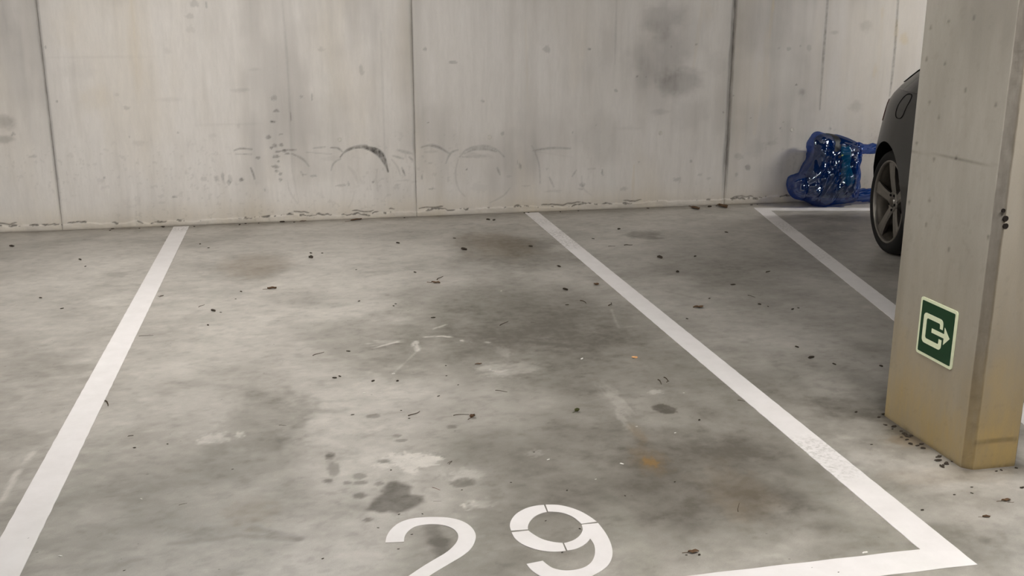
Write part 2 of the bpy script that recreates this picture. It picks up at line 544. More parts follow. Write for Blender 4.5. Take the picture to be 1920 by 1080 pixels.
def arc(pts, w0, wm, w1, s, conv=C2, ch=3, k=2.526):
    SCUFF.append(([conv(*p) for p in catmull(pts, 5)] if len(pts) > 2 else [conv(*p) for p in pts], w0 / k, wm / k, w1 / k, s, ch))


arc([(600, 240), (622, 215), (650, 199), (690, 189), (725, 188)], 3, 12, 14, .48)
arc([(675, 196), (715, 194), (755, 203), (785, 220), (805, 248), (818, 278), (828, 308)], 4, 30, 5, .78)
arc([(98, 208), (130, 198), (182, 202)], 3, 6, 4, .42)
arc([(105, 224), (182, 226)], 3, 4, 3, .25)
arc([(475, 196), (530, 191)], 3, 5, 3, .28)
arc([(556, 194), (590, 197), (610, 212)], 4, 8, 4, .42)
arc([(335, 205), (392, 205)], 5, 7, 3, .42)
arc([(440, 215), (560, 225)], 2, 3, 2, .18)
arc([(370, 222), (405, 238), (432, 256), (452, 282)], 3, 9, 4, .32)
arc([(178, 290), (187, 315), (196, 342)], 5, 8, 4, .5)
arc([(558, 302), (566, 275), (582, 258), (602, 248)], 3, 7, 4, .26)
arc([(640, 285), (668, 318), (684, 362)], 8, 16, 6, .10)
arc([(985, 192), (1030, 183), (1075, 196), (1117, 222)], 4, 12, 5, .34)
arc([(1000, 215), (1060, 212)], 6, 14, 6, .12)
arc([(1102, 268), (1112, 240), (1130, 215), (1158, 205)], 3, 9, 6, .28)
arc([(1168, 238), (1195, 208), (1240, 192), (1300, 190), (1345, 207), (1378, 238)], 6, 15, 4, .24)
arc([(1190, 222), (1240, 202), (1300, 202), (1340, 214)], 4, 12, 5, .30)
arc([(1178, 238), (1222, 238)], 4, 7, 4, .22)
arc([(1170, 222), (1290, 235)], 6, 26, 6, .10)
arc([(1515, 208), (1600, 196), (1692, 198)], 4, 9, 5, .30)
arc([(1508, 185), (1530, 230), (1545, 290), (1548, 362)], 3, 6, 5, .22)
arc([(852, 233), (900, 246)], 6, 10, 5, .26)
arc([(872, 206), (950, 224)], 8, 14, 6, .2)
arc([(845, 250), (872, 285), (885, 320)], 3, 6, 3, .2)
arc([(893, 290), (908, 326)], 4, 8, 4, .42)
arc([(928, 238), (948, 256)], 5, 9, 5, .28)
arc([(1160, 250), (1148, 300), (1150, 350), (1165, 395), (1192, 425)], 2, 5, 3, .20)
arc([(1310, 455), (1370, 425), (1405, 385)], 3, 6, 3, .16)
arc([(1330, 445), (1390, 410)], 3, 5, 3, .12)
arc([(352, 350), (358, 390), (372, 420), (400, 460)], 2, 5, 2, .16)
arc([(415, 308), (425, 328)], 5, 8, 4, .26)
arc([(775, 300), (772, 350), (782, 400)], 3, 5, 3, .14)
arc([(640, 480), (660, 440), (665, 400)], 2, 4, 2, .1)
arc([(1345, 290), (1358, 322)], 6, 9, 4, .3)
arc([(1592, 335), (1612, 380)], 5, 9, 4, .24)
arc([(1700, 330), (1720, 300)], 4, 8, 4, .24)
arc([(1842, 298), (1846, 326)], 4, 6, 4, .24)
arc([(1745, 330), (1752, 385), (1790, 420)], 3, 6, 3, .14)
arc([(1775, 296), (1808, 293)], 4, 6, 4, .18)
arc([(1515, 210), (1700, 240)], 3, 4, 3, .06)
arc([(365, 30), (368, 65)], 4, 5, 3, .34)
for d in [(300, 20, 18, 7), (285, 72, 17, 5), (262, 145, 14, 10), (318, 130, 12, 5), (290, 186, 14, 10), (324, 182, 13, 13), (300, 236, 22, 8), (352, 222, 16, 6), (295, 284, 20, 8),
          (318, 347, 9, 9), (305, 212, 12, 6), (310, 260, 8, 6), (275, 195, 8, 8), (300, 305, 10, 6), (318, 320, 8, 10), (210, 242, 14, 7), (330, 210, 16, 6), (275, 70, 8, 5)]:
    x, y = C2(d[0], d[1])
    DAB.append((x, y, d[2] / 2.526, d[3] / 2.526, .40, 3))
for d in [(18, 340, 12, 14, .16), (45, 332, 7, 20, .16), (74, 358, 9, 14, .26), (133, 345, 10, 9, .30), (432, 322, 12, 6, .24), (473, 328, 18, 7, .30), (608, 372, 26, 8, .24),
          (640, 366, 6, 14, .3), (758, 357, 8, 5, .5), (868, 380, 16, 14, .14), (900, 350, 40, 5, .14), (1036, 390, 18, 5, .35), (1452, 282, 9, 20, .30), (1748, 372, 18, 12, .26),
          (1018, 76, 7, 4, .4), (1200, 298, 4, 5, .5), (1370, 128, 9, 10, .25), (1702, 122, 5, 8, .3), (245, 395, 3, 9, .3), (1812, 88, 4, 4, .35), (988, 335, 5, 16, .3), (1580, 295, 8, 6, .2),
          (1610, 400, 50, 8, .12), (1440, 262, 4, 10, .2), (1290, 235, 60, 12, .10), (1260, 385, 40, 30, .07), (560, 245, 50, 14, .08), (120, 92, 8, 12, .12), (1028, 268, 14, 5, .16),
          (1480, 375, 20, 6, .16), (1740, 390, 14, 6, .22), (1400, 330, 14, 8, .12)]:
    x, y = C2(d[0], d[1])
    DAB.append((x, y, d[2] / 2.526, d[3] / 2.526, d[4], 3))
for d in [(430, 380, 130, 75, .36, 0), (350, 80, 110, 90, .28, 0), (330, 250, 160, 160, .22, 0), (480, 520, 110, 90, .14, 0), (990, 425, 22, 18, .25, 0), (1240, 490, 40, 30, .22, 0), (740, 768, 18, 18, .34, 3), (700, 720, 30, 16, .16, 3),
          (412, 826, 20, 12, .24, 3), (480, 742, 9, 9, .3, 3), (560, 822, 16, 8, .2, 3), (520, 805, 14, 8, .2, 3), (690, 805, 9, 12, .22, 3), (850, 660, 40, 10, .12, 3), (170, 870, 20, 12, .2, 3),
          (233, 352, 6, 5, .4, 3), (273, 354, 4, 4, .4, 3), (965, 390, 6, 4, .5, 3), (755, 543, 5, 4, .35, 3), (890, 590, 6, 5, .3, 3), (905, 562, 5, 4, .3, 3), (1122, 592, 6, 6, .4, 3),
          (628, 517, 5, 5, .4, 3), (675, 440, 5, 6, .35, 3), (930, 225, 14, 12, .22, 3), (985, 212, 8, 8, .22, 3), (885, 222, 7, 6, .22, 3), (1025, 220, 14, 16, .2, 3), (505, 205, 6, 6, .35, 3),
          (390, 215, 5, 7, .2, 3), (1460, 180, 28, 30, .4, 2), (1425, 140, 14, 60, .35, 2), (1325, 330, 14, 40, .3, 2), (860, 30, 8, 30, .3, 2), (1360, 60, 8, 40, .2, 2), (1140, 150, 30, 10, .22, 0),
          (820, 400, 30, 120, .16, 2), (830, 200, 20, 120, .12, 2), (1290, 120, 40, 30, .2, 0), (345, 515, 50, 16, .18, 0), (200, 590, 70, 12, .10, 0), (70, 795, 5, 12, .25, 3), (240, 745, 5, 5, .3, 3),
          (430, 830, 8, 22, .16, 3), (780, 680, 60, 50, .10, 0), (600, 300, 60, 60, .10, 0), (1330, 650, 30, 30, .1, 0), (560, 60, 30, 60, .12, 2), (100, 200, 60, 120, .14, 0)]:
    x, y = C3(d[0], d[1])
    DAB.append((x, y, d[2] / 2.4547, d[3] / 2.4547, d[4], d[5]))
for d in [(25, 515, 40, 30, .42, 0), (20, 590, 36, 18, .42, 0), (820, 15, 20, 16, .22, 3), (800, 68, 18, 12, .18, 3), (805, 125, 20, 16, .10, 3), (193, 198, 6, 6, .4, 3), (240, 428, 5, 4, .4, 3),
          (138, 660, 18, 7, .2, 3), (735, 830, 11, 6, .4, 3), (585, 605, 26, 14, .16, 0), (535, 455, 14, 10, .2, 3), (495, 400, 9, 8, .16, 3), (400, 420, 60, 60, .14, 2), (570, 200, 30, 220, .14, 2),
          (270, 130, 60, 80, .10, 2), (640, 700, 60, 80, .06, 2), (970, 755, 10, 22, .2, 3), (940, 750, 8, 26, .16, 3), (910, 755, 10, 16, .16, 3), (860, 755, 14, 10, .16, 3), (1018, 758, 12, 10, .3, 3),
          (705, 215, 18, 14, .12, 0), (1020, 380, 36, 10, .2, 0), (1070, 292, 24, 8, .12, 0), (895, 572, 18, 12, .12, 0), (55, 565, 9, 9, .3, 3), (1355, 208, 16, 10, .16, 3), (1272, 410, 9, 8, .25, 3),
          (1316, 408, 4, 18, .35, 3), (1155, 412, 14, 14, .25, 3), (330, 300, 80, 40, .08, 0), (720, 420, 60, 10, .12, 0), (960, 525, 160, 6, .08, 0), (750, 560, 5, 5, .3, 3), (545, 578, 4, 5, .35, 3),
          (870, 20, 4, 16, .3, 3), (440, 750, 6, 5, .35, 3), (60, 300, 60, 300, .20, 0), (450, 240, 200, 8, .08, 0)]:
    x, y = C1(d[0], d[1])
    DAB.append((x, y, d[2] / 2.25, d[3] / 2.25, d[4], d[5]))
for x, y, hw, hh, s, c in [(1025, 92, 8, 8, .25, 3), (849, 117, 10, 3, .3, 3), (678, 130, 5, 12, .22, 3), (797, 92, 4, 4, .3, 3), (1105, 92, 3, 3, .4, 3), (1155, 170, 4, 4, .3, 3), (905, 190, 4, 3, .3, 3),
                         (1000, 120, 120, 60, .10, 1), (880, 160, 80, 100, .08, 1), (600, 100, 120, 90, .10, 1), (250, 330, 180, 60, .18, 1), (640, 360, 240, 26, .22, 1), (960, 350, 120, 30, .12, 1),
                         (1640, 60, 80, 80, .30, 1), (1600, 180, 60, 50, .18, 1), (1180, 340, 140, 40, .10, 1), (1230, 160, 60, 80, .16, 0), (1280, 70, 60, 70, .14, 0), (820, 240, 40, 60, .10, 0), (560, 250, 60, 80, .08, 0),
                         (1130, 260, 50, 60, .12, 0), (1020, 250, 70, 50, .10, 0)]:
    DAB.append((x, y, hw, hh, s, c))
# crack-like vertical lines and drip streaks on the wall
for pts, wd, s, ch in [([(1552, 0), (1545, 90), (1537, 205)], 4, .34, 3), ([(1684, 0), (1678, 90), (1672, 150), (1668, 180)], 4, .34, 3), ([(1156, 0), (1153, 120)], 3, .12, 3),
                       ([(246, 0), (252, 60), (258, 170)], 4, .16, 2), ([(238, 60), (224, 240)], 8, .10, 2), ([(529, 0), (536, 80), (545, 220)], 3, .10, 3), ([(540, 150), (548, 320), (560, 380)], 2, .10, 3),
                       ([(714, 60), (718, 180), (722, 300)], 3, .10, 3), ([(1318, 0), (1300, 130)], 6, .10, 2), ([(1450, 0), (1443, 70)], 5, .16, 2), ([(1425, 120), (1415, 250)], 10, .10, 2),
                       ([(1655, 20), (1645, 150)], 8, .16, 2), ([(985, 40), (990, 200)], 3, .08, 2), ([(1107, 0), (1100, 150)], 10, .06, 0), ([(1186, 380), (1187, 350), (1189, 310)], 5, .22, 2)]:
    SCUFF.append((pts, wd, wd * 1.3, wd * .6, s, ch))


def dec(arr, X, Z, xs, zs):
    """add the scuffs, spots and streaks that fall on this piece of wall (world x, z)"""
    def win(x0, x1, z0, z1):
        i0, i1 = np.searchsorted(xs, [x0, x1])
        j0, j1 = np.searchsorted(zs, [z0, z1])
        return slice(j0, j1), slice(i0, i1)
    for pts, w0, wm, w1, s, ch in SCUFF:
        P = [yp(*p) for p in pts]
        mw = max(w0, wm, w1) / 258
        sl = win(min(p.x for p in P) - mw - .02, max(p.x for p in P) + mw + .02, min(p.z for p in P) - mw - .02, max(p.z for p in P) + mw + .02)
        x, z = X[sl], Z[sl]
        if x.size == 0:
            continue
        best = np.zeros(x.shape)
        n = len(P) - 1
        for k in range(n):
            a, b = P[k], P[k + 1]
            ex, ez = b.x - a.x, b.z - a.z
            t = np.clip(((x - a.x) * ex + (z - a.z) * ez) / (ex * ex + ez * ez + 1e-12), 0, 1)
            d = np.hypot(x - a.x - t * ex, z - a.z - t * ez)
            q = (k + t) / n
            wd = np.where(q < .5, w0 + (wm - w0) * sst(0, .5, q), wm + (w1 - wm) * sst(.5, 1, q)) / 258 / 2
            best = np.maximum(best, sst(wd + .006, np.maximum(wd - .004, 0), d))
        tex = 0.45 + 0.9 * fbm(x * 70, z * 70, 31, 3) if ch == 3 else 1.0
        arr[sl + (ch,)] = np.maximum(arr[sl + (ch,)], best * min(s * 1.32, .85) * tex)
    for px, py, hw, hh, s, ch in DAB:
        c = yp(px, py)
        rx, rz = hw / 256, hh / 256
        soft = ch != 3
        R = 1.7 if soft else 1.5
        sl = win(c.x - R * rx, c.x + R * rx, c.z - R * rz, c.z + R * rz)
        x, z = X[sl], Z[sl]
        if x.size == 0:
            continue
        u, v = (x - c.x) / rx, (z - c.z) / rz
        sd = int(px * 3 + py * 11) % 7919
        d = np.hypot(u, v) + (1.0 if soft else 1.3) * (fbm(u * 1.7 + 3, v * 1.7, sd, 4, .6) - .5)
        mk = sst(1.25, .35, d) if soft else sst(1.05, .6, d)
        arr[sl + (ch,)] = arr[sl + (ch,)] + s * mk * (1 if soft else 1.08)


def crack_field(X, Z):
    """broken crack and spalled lip a few centimetres above the floor"""
    zc = 0.040 + 0.030 * (fbm(X * 2.1, X * 0 + 2, 41, 3) - .5) + 0.034 * (fbm(X * 13, X * 0 + 7, 42, 4) - .5)
    th = 0.0062 * sst(.46, .62, .6 * fbm(X * 24, X * 0 + 1, 43, 3) + .4 * fbm(X * 3, X * 0 + 4, 48, 2)) * (0.4 + fbm(X * 40, Z * 40, 44, 2))
    d = np.abs(Z - zc + 0.020 * (fbm(X * 45, Z * 45, 45, 3) - .5))
    c1 = sst(th + .003, th * .5, d) * (th > .0012)
    zc2 = zc + 0.018 + .02 * (fbm(X * 14, X * 0, 46, 3) - .5)
    th2 = 0.005 * sst(.58, .7, fbm(X * 6 + 9, X * 0 + 1, 47, 3))
    c2 = sst(th2 + .003, th2 * .5, np.abs(Z - zc2)) * (th2 > .001)
    return np.maximum(c1, .8 * c2), zc


edges = [-14.0, -8.98, -6.53, -4.085] + JOINTS + [5.71, 8.155, 10.6, 17.4]
for k in range(len(edges) - 1):
    x0, x1 = edges[k] + .0008, edges[k + 1] - .0008
    vis = x0 > -4.5 and x1 < 6
    st = 0.007 if vis else 0.35
    xs = np.concatenate([[x0, x0 + .002, x0 + .006], np.linspace(x0 + .012, x1 - .012, max(3, int((x1 - x0) / st))), [x1 - .006, x1 - .002, x1]])
    zs = np.concatenate([np.arange(0, .12, .0035), np.arange(.12, 1.75, .0075), np.arange(1.75, CEIL, .2), [CEIL]]) if vis else np.linspace(0, CEIL, 9)
    X, Z = np.meshgrid(xs, zs)
    arr = np.zeros(X.shape + (4,))
    # cloudy formwork blotches, panel by panel
    a1 = fbm(X * 1.1 + k * 13, Z * 1.5, 51 + k, 5)
    a2 = fbm(X * 7 + k * 5, Z * 1.1, 61 + k, 4)
    a3 = fbm(X * 26 + k, Z * 2.0, 71 + k, 3)
    arr[..., 1] += .38 * sst(.46, .7, .65 * a1 + .35 * a2) + .10 * sst(.5, .8, a3)
    arr[..., 0] += .26 * sst(.48, .72, 1 - (.65 * a1 + .35 * a2)) + .06 * sst(.5, .8, 1 - a3)
    arr[..., 2] += .14 * sst(.5, .75, fbm(X * 3 + 31, Z * .8, 81 + k, 4))
    if k == 6:
        arr[..., 0] += .10
    if k in (5, 6):
        arr[..., 0] += .07
    # soiling along the foot
    arr[..., 2] += .34 * sst(.22, .0, Z) * (.3 + fbm(X * 4, Z * 8, 83, 4))
    arr[..., 0] += .20 * sst(.12, .0, Z) * (.3 + fbm(X * 9, Z * 14, 84, 4))
    # speckled splash band
    sp = sst(.66, .74, fbm(X * 42, Z * 42, 85, 3)) * sst(.75, .45, Z) * sst(.38, .62, fbm(X * 1.3 + 4, Z * 2.2, 86, 3))
    arr[..., 3] += .12 * sp
    ydis = np.zeros(X.shape)
    if vis:
        # grime beside the joints
        for jx, wd_l, wd_r, s in ((JOINTS[0], .012, .016, .42), (JOINTS[1], .018, .008, .26), (JOINTS[2], .026, .022, .62)):
            d = np.where(X < jx, (jx - X) / wd_l, (X - jx) / wd_r)
            arr[..., 3] += s * sst(1.3, .5, d + .5 * (fbm(X * 60, Z * 7, 87, 3) - .5)) * sst(.02, .5, Z + .12) * (.55 + .7 * fbm(X * 10, Z * 5, 88, 3))
            d2 = np.abs(X - jx) / .12
            arr[..., 0] += .14 * sst(1.2, 0, d2) * sst(.1, .8, Z)
        dec(arr, X, Z, xs, zs)
        cr, zc = crack_field(X, Z)
        arr[..., 3] = np.maximum(arr[..., 3], .78 * cr)
        arr[..., 1] += .35 * sst(.02, .0, np.abs(Z - zc - .002)) * (fbm(X * 16, Z * 16, 89, 3) > .5)
        ydis += .005 * cr
        lip = sst(zc + .004, zc - .004, Z)
        ydis -= lip * (.004 + .010 * fbm(X * 12, Z * 20, 90, 3)) * sst(-.01, .02, Z + .006)
    ydis += .0012 * (fbm(X * 5, Z * 5, 92, 3) - .5)
    Y = np.full(X.shape, WALL_Y) + ydis
    for c, dy in ((0, .005), (1, .0025), (2, .0006), (-1, .005), (-2, .0025), (-3, .0006)):
        Y[:, c] += dy
    co = np.stack([X, Y, Z], -1).reshape(-1, 3)
    grid_mesh('panel', co, len(xs), len(zs), M['wall'], np.clip(arr, 0, 1).reshape(-1, 4), parent=core)

# plugged form-tie holes in the wall
M['plug'] = simple('tie_hole_plug_cement', lin(186, 181, 172), .85, .2, bump=.2)
M['hole'] = simple('dark_hole', lin(34, 30, 27), .95, .05)


def disc(name, c, r, normal_axis, mat, parent, depth=.004, cup=.5):
    """shallow dished disc with a raised rim"""
    vs, fs = [], []
    n = 20
    prof = [(0, depth * .35), (r * cup, depth * .3), (r * .8, depth * .45), (r * .92, depth), (r, depth * .9), (r * 1.02, -.004)]
    for k in range(n):
        a = 2 * math.pi * k / n
        for pr, pz in prof:
            p = (pr * math.cos(a), pr * math.sin(a))
            vs.append(Vector((c.x + p[0], c.y - pz, c.z + p[1])) if normal_axis == 'y' else Vector((c.x - pz, c.y + p[0], c.z + p[1])))
    m = len(prof)
    for k in range(n):
        for q in range(m - 1):
            a, b = k * m + q, ((k + 1) % n) * m + q
            fs.append((a, b, b + 1, a + 1))
    return mesh_obj(name, vs, fs, mat, parent, True)


for p in [(636.5, 262), (918, 257), (1238.5, 249.5), (1485.5, 243)]:
    disc('tie_hole_plug', yp(*p), .017, 'y', M['plug'], core, .003)

# ------------------------------------------------------------------ ceiling and lamps
xs, ys = np.linspace(-14, 17.4, 40), np.linspace(-9, WALL_Y + .3, 24)
X, Y = np.meshgrid(xs, ys)
ceil = box('ceiling', (-14, 17.4, -9, WALL_Y + .3, CEIL, CEIL + .25), M['ceil'])
tag(ceil, 'flat grey concrete garage ceiling', kind='structure')

M['lamp_body'] = simple('lamp_housing_grey', lin(205, 205, 200), .5)


def emit(name, col, s):
    m, nt, b = new_mat(name)
    nt.nodes.remove(b)
    e = nd(nt, 'ShaderNodeEmission', i_Color=col, i_Strength=s)
    nt.links.new(e.outputs[0], nt.nodes['Material Output'].inputs[0])
    return m


lamp_names = ['above the left edge of bay 29', 'above the dark car', 'above the driving aisle', 'over the far left of the aisle']
for i, (lx, ly, rz, st) in enumerate(LAMPS):
    e = empty('batten_lamp', (lx, ly, CEIL), rz)
    tag(e, 'long fluorescent batten lamp on the ceiling ' + lamp_names[i], 'ceiling lamp', 'ceiling batten lamps')
    box('housing', (-.78, .78, -.055, .055, -.05, 0), M['lamp_body'], e, .008)
    box('diffuser', (-.75, .75, -.05, .05, -.095, -.05), emit('lamp_diffuser_%d' % i, (1.0, .985, .965, 1), st), e, .01)

# ------------------------------------------------------------------ pillar
PX0, PX1, PY0, PY1 = 2.094, 2.288, 2.711, 3.196
ring = [(PX0, PY1), (PX0, PY0 + .022), (PX0 + .024, PY0), (PX1 - .012, PY0), (PX1, PY0 + .012), (PX1, PY1)]
xs, seg = [], []
for k in range(len(ring)):
    a, b = ring[k], ring[(k + 1) % len(ring)]
    n = max(2, int(math.hypot(b[0] - a[0], b[1] - a[1]) / .006))
    for q in range(n):
        t = q / n
        xs.append((a[0] + (b[0] - a[0]) * t, a[1] + (b[1] - a[1]) * t))
        seg.append(k)
xs.append(ring[0])
seg.append(0)
zs = np.concatenate([np.arange(-.01, 1.7, .008), np.arange(1.7, CEIL, .15), [CEIL]])
xa = np.array(xs)
sg = np.array(seg)
s_len = np.concatenate([[0], np.cumsum(np.hypot(*np.diff(xa, axis=0).T))])
Sg, Z = np.meshgrid(s_len, zs)
XX, _ = np.meshgrid(xa[:, 0], zs)
YY, _ = np.meshgrid(xa[:, 1], zs)
SG, _ = np.meshgrid(sg, zs)
arr = np.zeros(Sg.shape + (4,))
b1 = fbm(Sg * 3, Z * 2.0, 101, 5)
b2 = fbm(Sg * 14, Z * 2.5, 111, 4)
arr[..., 1] += .35 * sst(.48, .72, b1 * .6 + b2 * .4)
arr[..., 0] += .30 * sst(.48, .72, 1 - (b1 * .6 + b2 * .4))
arr[..., 2] += .85 * sst(.46, .02, Z + .22 * (fbm(Sg * 6, Z * 5, 121, 4) - .5)) * (.45 + .6 * fbm(Sg * 9, Z * 4, 122, 4)) + .12 * sst(.9, .4, Z)
arr[..., 3] += .5 * sst(.02, -.004, Z + .02 * (fbm(Sg * 20, Z * 20, 123, 3) - .5))
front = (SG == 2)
arr[..., 0] += np.where(front, .22 + .3 * fbm(Sg * 10, Z * 3, 124, 4), 0)  # front face toned darker all over, its shade put into the colour
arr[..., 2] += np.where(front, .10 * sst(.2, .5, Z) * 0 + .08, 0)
strip = (SG == 1) | (np.abs(Sg - s_len[np.argmax(sg == 2)]) < .006)
arr[..., 0] += np.where(strip, .8, 0)
arr[..., 3] += np.where(strip, .26 + .2 * (fbm(Sg * 60, Z * 25, 125, 3) - .5), 0)
# cast line one metre up on the side face
cl = np.abs(Z - (.992 + .010 * (PY1 - YY) / .46) + .004 * (fbm(Sg * 14, Z * 0, 126, 2) - .5))
arr[..., 3] += np.where(SG == 0, .42 * sst(.005, .001, cl) * (.3 + fbm(Sg * 9, Z * 0 + 3, 127, 2)), 0)
spk = sst(.70, .76, fbm(Sg * 45, Z * 45, 128, 3)) * (.2 + .5 * fbm(Sg * 4, Z * 4, 129, 3))
arr[..., 3] += .16 * spk
arr[..., 3] += .4 * np.where(SG == 2, sst(.012, .004, np.abs(Z - .10 - .02 * (fbm(Sg * 12, Z * 0, 130, 3) - .5))), 0)
# blow holes in the side face
for bx, by in [(300, 87), (227, 112), (210, 240), (285, 258), (368, 365), (260, 475), (222, 415), (490, 425), (170, 580), (240, 645), (140, 820), (222, 812), (208, 910), (460, 960), (402, 72), (330, 640), (300, 1010)]:
    q = xp(1640 + bx / 2.16, by / 2.16, PX0)
    arr[..., 3] += np.where(SG == 0, .5 * sst(.010, .003, np.hypot(Sg - (PY1 - q.y), Z - q.z)), 0)
# chipped arrises
rough = .004 * (fbm(Sg * 30, Z * 22, 131, 3) - .5)
XX = XX + np.where(strip, .004 * fbm(Sg * 40, Z * 30, 132, 3), 0)
YY = YY + np.where(strip, .004 * fbm(Sg * 40, Z * 30, 133, 3), 0)
co = np.stack([XX, YY, Z], -1).reshape(-1, 3)
pil = grid_mesh('pillar', co, len(xa), len(zs), M['pillar'], np.clip(arr, 0, 1).reshape(-1, 4), smooth=False)
tag(pil, 'square-edged grey concrete pillar with chamfered corner and yellowed foot', 'pillar', kind='structure')
for p in [(1886, 410), (1886, 424), (1882, 395)]:
    disc('fixing_hole', yp(*p, PY0), .009 if p[1] > 400 else .006, 'y', M['hole'], pil, .0008, .3)

# ------------------------------------------------------------------ exit sign on the pillar
M['glow'] = simple('photoluminescent_cream', lin(214, 219, 186), .45, .4, var=.03)
M['green'] = simple('sign_green', lin(6, 50, 22), .5, .3, var=.05)


def rrect(w_, h_, r, n=5):
    pts = []
    for cx, cy, a0 in ((w_ - r, h_ - r, 0), (r, h_ - r, 90), (r, r, 180), (w_ - r, r, 270)):
        for k in range(n + 1):
            a = math.radians(a0 + 90 * k / n)
            pts.append((cx + r * math.cos(a), cy + r * math.sin(a)))
    return pts


sign = empty('exit_sign', (PX0, 3.042, .305))
sign.rotation_euler = (math.radians(90), 0, math.radians(-90))
tag(sign, 'square green exit sign with pale border, door outline and arrow on pillar', 'sign')
extrude_poly('plate', rrect(.203, .203, .010), 0.0003, .0045, M['glow'], sign)
fld = extrude_poly('green_field', [(x + .010, y + .0105) for x, y in rrect(.183, .182, .004)], .0040, .0052, M['green'], sign)


def corner(p, q, r, n=4):          # fillet helper: arc points around a 90-degree corner p, quadrant start q
    return [(p[0] + r * math.cos(math.radians(q + 90 * k / n)), p[1] + r * math.sin(math.radians(q + 90 * k / n))) for k in range(n + 1)]


cm_ = .01
door = [(13.7, 12.0)] + [(13.7, 13.9)] + corner((12.2, 13.9), 0, 1.5)[1:] + corner((4.2, 13.9), 90, 1.5) + corner((4.2, 6.2), 180, 1.5) + corner((12.2, 6.2), 270, 1.5) + [(13.7, 8.4)] \
    + [(12.1, 8.4), (12.1, 6.9), (11.8, 6.5)] + [(5.0, 6.5), (4.5, 7.0), (4.5, 13.1), (5.0, 13.7), (11.7, 13.7), (12.1, 13.2), (12.1, 12.0)]
extrude_poly('door_outline', [(x * cm_, y * cm_) for x, y in door], .0048, .0058, M['glow'], sign)
arrow = [(7.8, 9.4), (14.7, 9.4), (14.7, 7.1), (17.8, 10.15), (14.7, 13.2), (14.7, 10.9), (7.8, 10.9)]
extrude_poly('arrow', [(x * cm_, y * cm_) for x, y in arrow], .0048, .0058, M['glow'], sign)

# ------------------------------------------------------------------ painted markings
LW = 0.0527
XL, XR, YF = -0.843, 1.700, 2.2276
PT = .0018


def paint(name, outline, wear=None):
    """outline subdivided so that the worn places can be marked on it"""
    o = extrude_poly(name, outline, .0, PT, M['paint'])
    return o


def strip_paint(name, path, half, wear=()):
    """mitred strip along a path of floor points, cut every 2 cm, wear = (centre, radius, amount)"""
    n = len(path)
    offs = []
    for i in range(n):
        d0 = (path[i] - path[i - 1]).normalized() if i > 0 else (path[1] - path[0]).normalized()
        d1 = (path[i + 1] - path[i]).normalized() if i < n - 1 else d0
        n0, n1 = Vector((-d0.y, d0.x)), Vector((-d1.y, d1.x))
        m = (n0 + n1).normalized()
        offs.append(m * (half / max(.3, m.dot(n0))))
    vs, fs, rows = [], [], []
    for i in range(n - 1):
        L = (path[i + 1] - path[i]).length
        k = max(2, int(L / .02))
        for q in range(k + (1 if i == n - 2 else 0)):
            t = q / k
            c = path[i].lerp(path[i + 1], t)
            o = offs[i].lerp(offs[i + 1], t)
            j = .0016 * math.sin(37 * (c.x + c.y * 1.7)) * (.5 + .5 * math.sin(11.3 * c.y + c.x))
            rows.append([c + o * (s + (j * 10 * (1 if abs(s) == 1 else 0))) for s in (-1, -.5, 0, .5, 1)])
    for r in rows:
        vs += [(p.x, p.y, PT) for p in r]
        vs += [(r[0].x, r[0].y, -.001), (r[-1].x, r[-1].y, -.001)]
    for i in range(len(rows) - 1):
        a, b = i * 7, i * 7 + 7
        for q in range(4):
            fs.append((a + q, b + q, b + q + 1, a + q + 1))
        fs.append((a + 5, b + 5, b, a))
        fs.append((a + 4, b + 4, b + 6, a + 6))
    o = mesh_obj(name, vs, fs, M['paint'])
    at = o.data.color_attributes.new('wear', 'FLOAT_COLOR', 'POINT')
    for i, v in enumerate(vs):
        wv = 0.0
        for c, r, am in wear:
            d = math.hypot(v[0] - c.x, v[1] - c.y) / r
            wv = max(wv, am * max(0, 1 - d * d))
        at.data[i].color = (wv, wv, wv, 1)
    return o


V2 = lambda x, y: Vector((x, y))
f2 = lambda a, b: fl(a, b).to_2d()
o = strip_paint('bay_line', [V2(XL, 7.392), V2(XL, YF - LW)], LW, [(f2(340, 430), .12, .9)])
tag(o, 'straight white painted line along the left side of the numbered bay', 'floor marking', 'painted bay lines')
o = strip_paint('bay_line', [V2(XR, 7.40), V2(XR, YF), V2(XL + LW + .004, YF)], LW,
                [(f2(1045, 440), .22, 1.0), (f2(1065, 455), .22, 1.0), (f2(1530, 845), .16, .6), (f2(1560, 880), .12, .5), (f2(1020, 415), .2, .7)])
tag(o, 'white painted L-shaped line closing the right side and front of the numbered bay', 'floor marking', 'painted bay lines')
EV = Vector((-.2052, -.979)).normalized()
EU = Vector((.979, -.2052)).normalized()
O3 = Vector((3.433, 7.249))
HL = .0535
o = strip_paint('bay_line', [O3 + EU * 3.2 + EV * HL, O3 + EU * HL + EV * HL, O3 + EU * HL + EV * 5.2], HL, [(f2(1480, 425), .25, .8), (f2(1550, 480), .2, .5)])
tag(o, 'white painted L-shaped line around the neighbouring bay, running under the blue bag', 'floor marking', 'painted bay lines')

D = lambda x, y: (640 + x / 3, 840 + y / 3)
fw2 = lambda pts: [tuple(fl(*D(*p)).to_2d()) for p in pts]
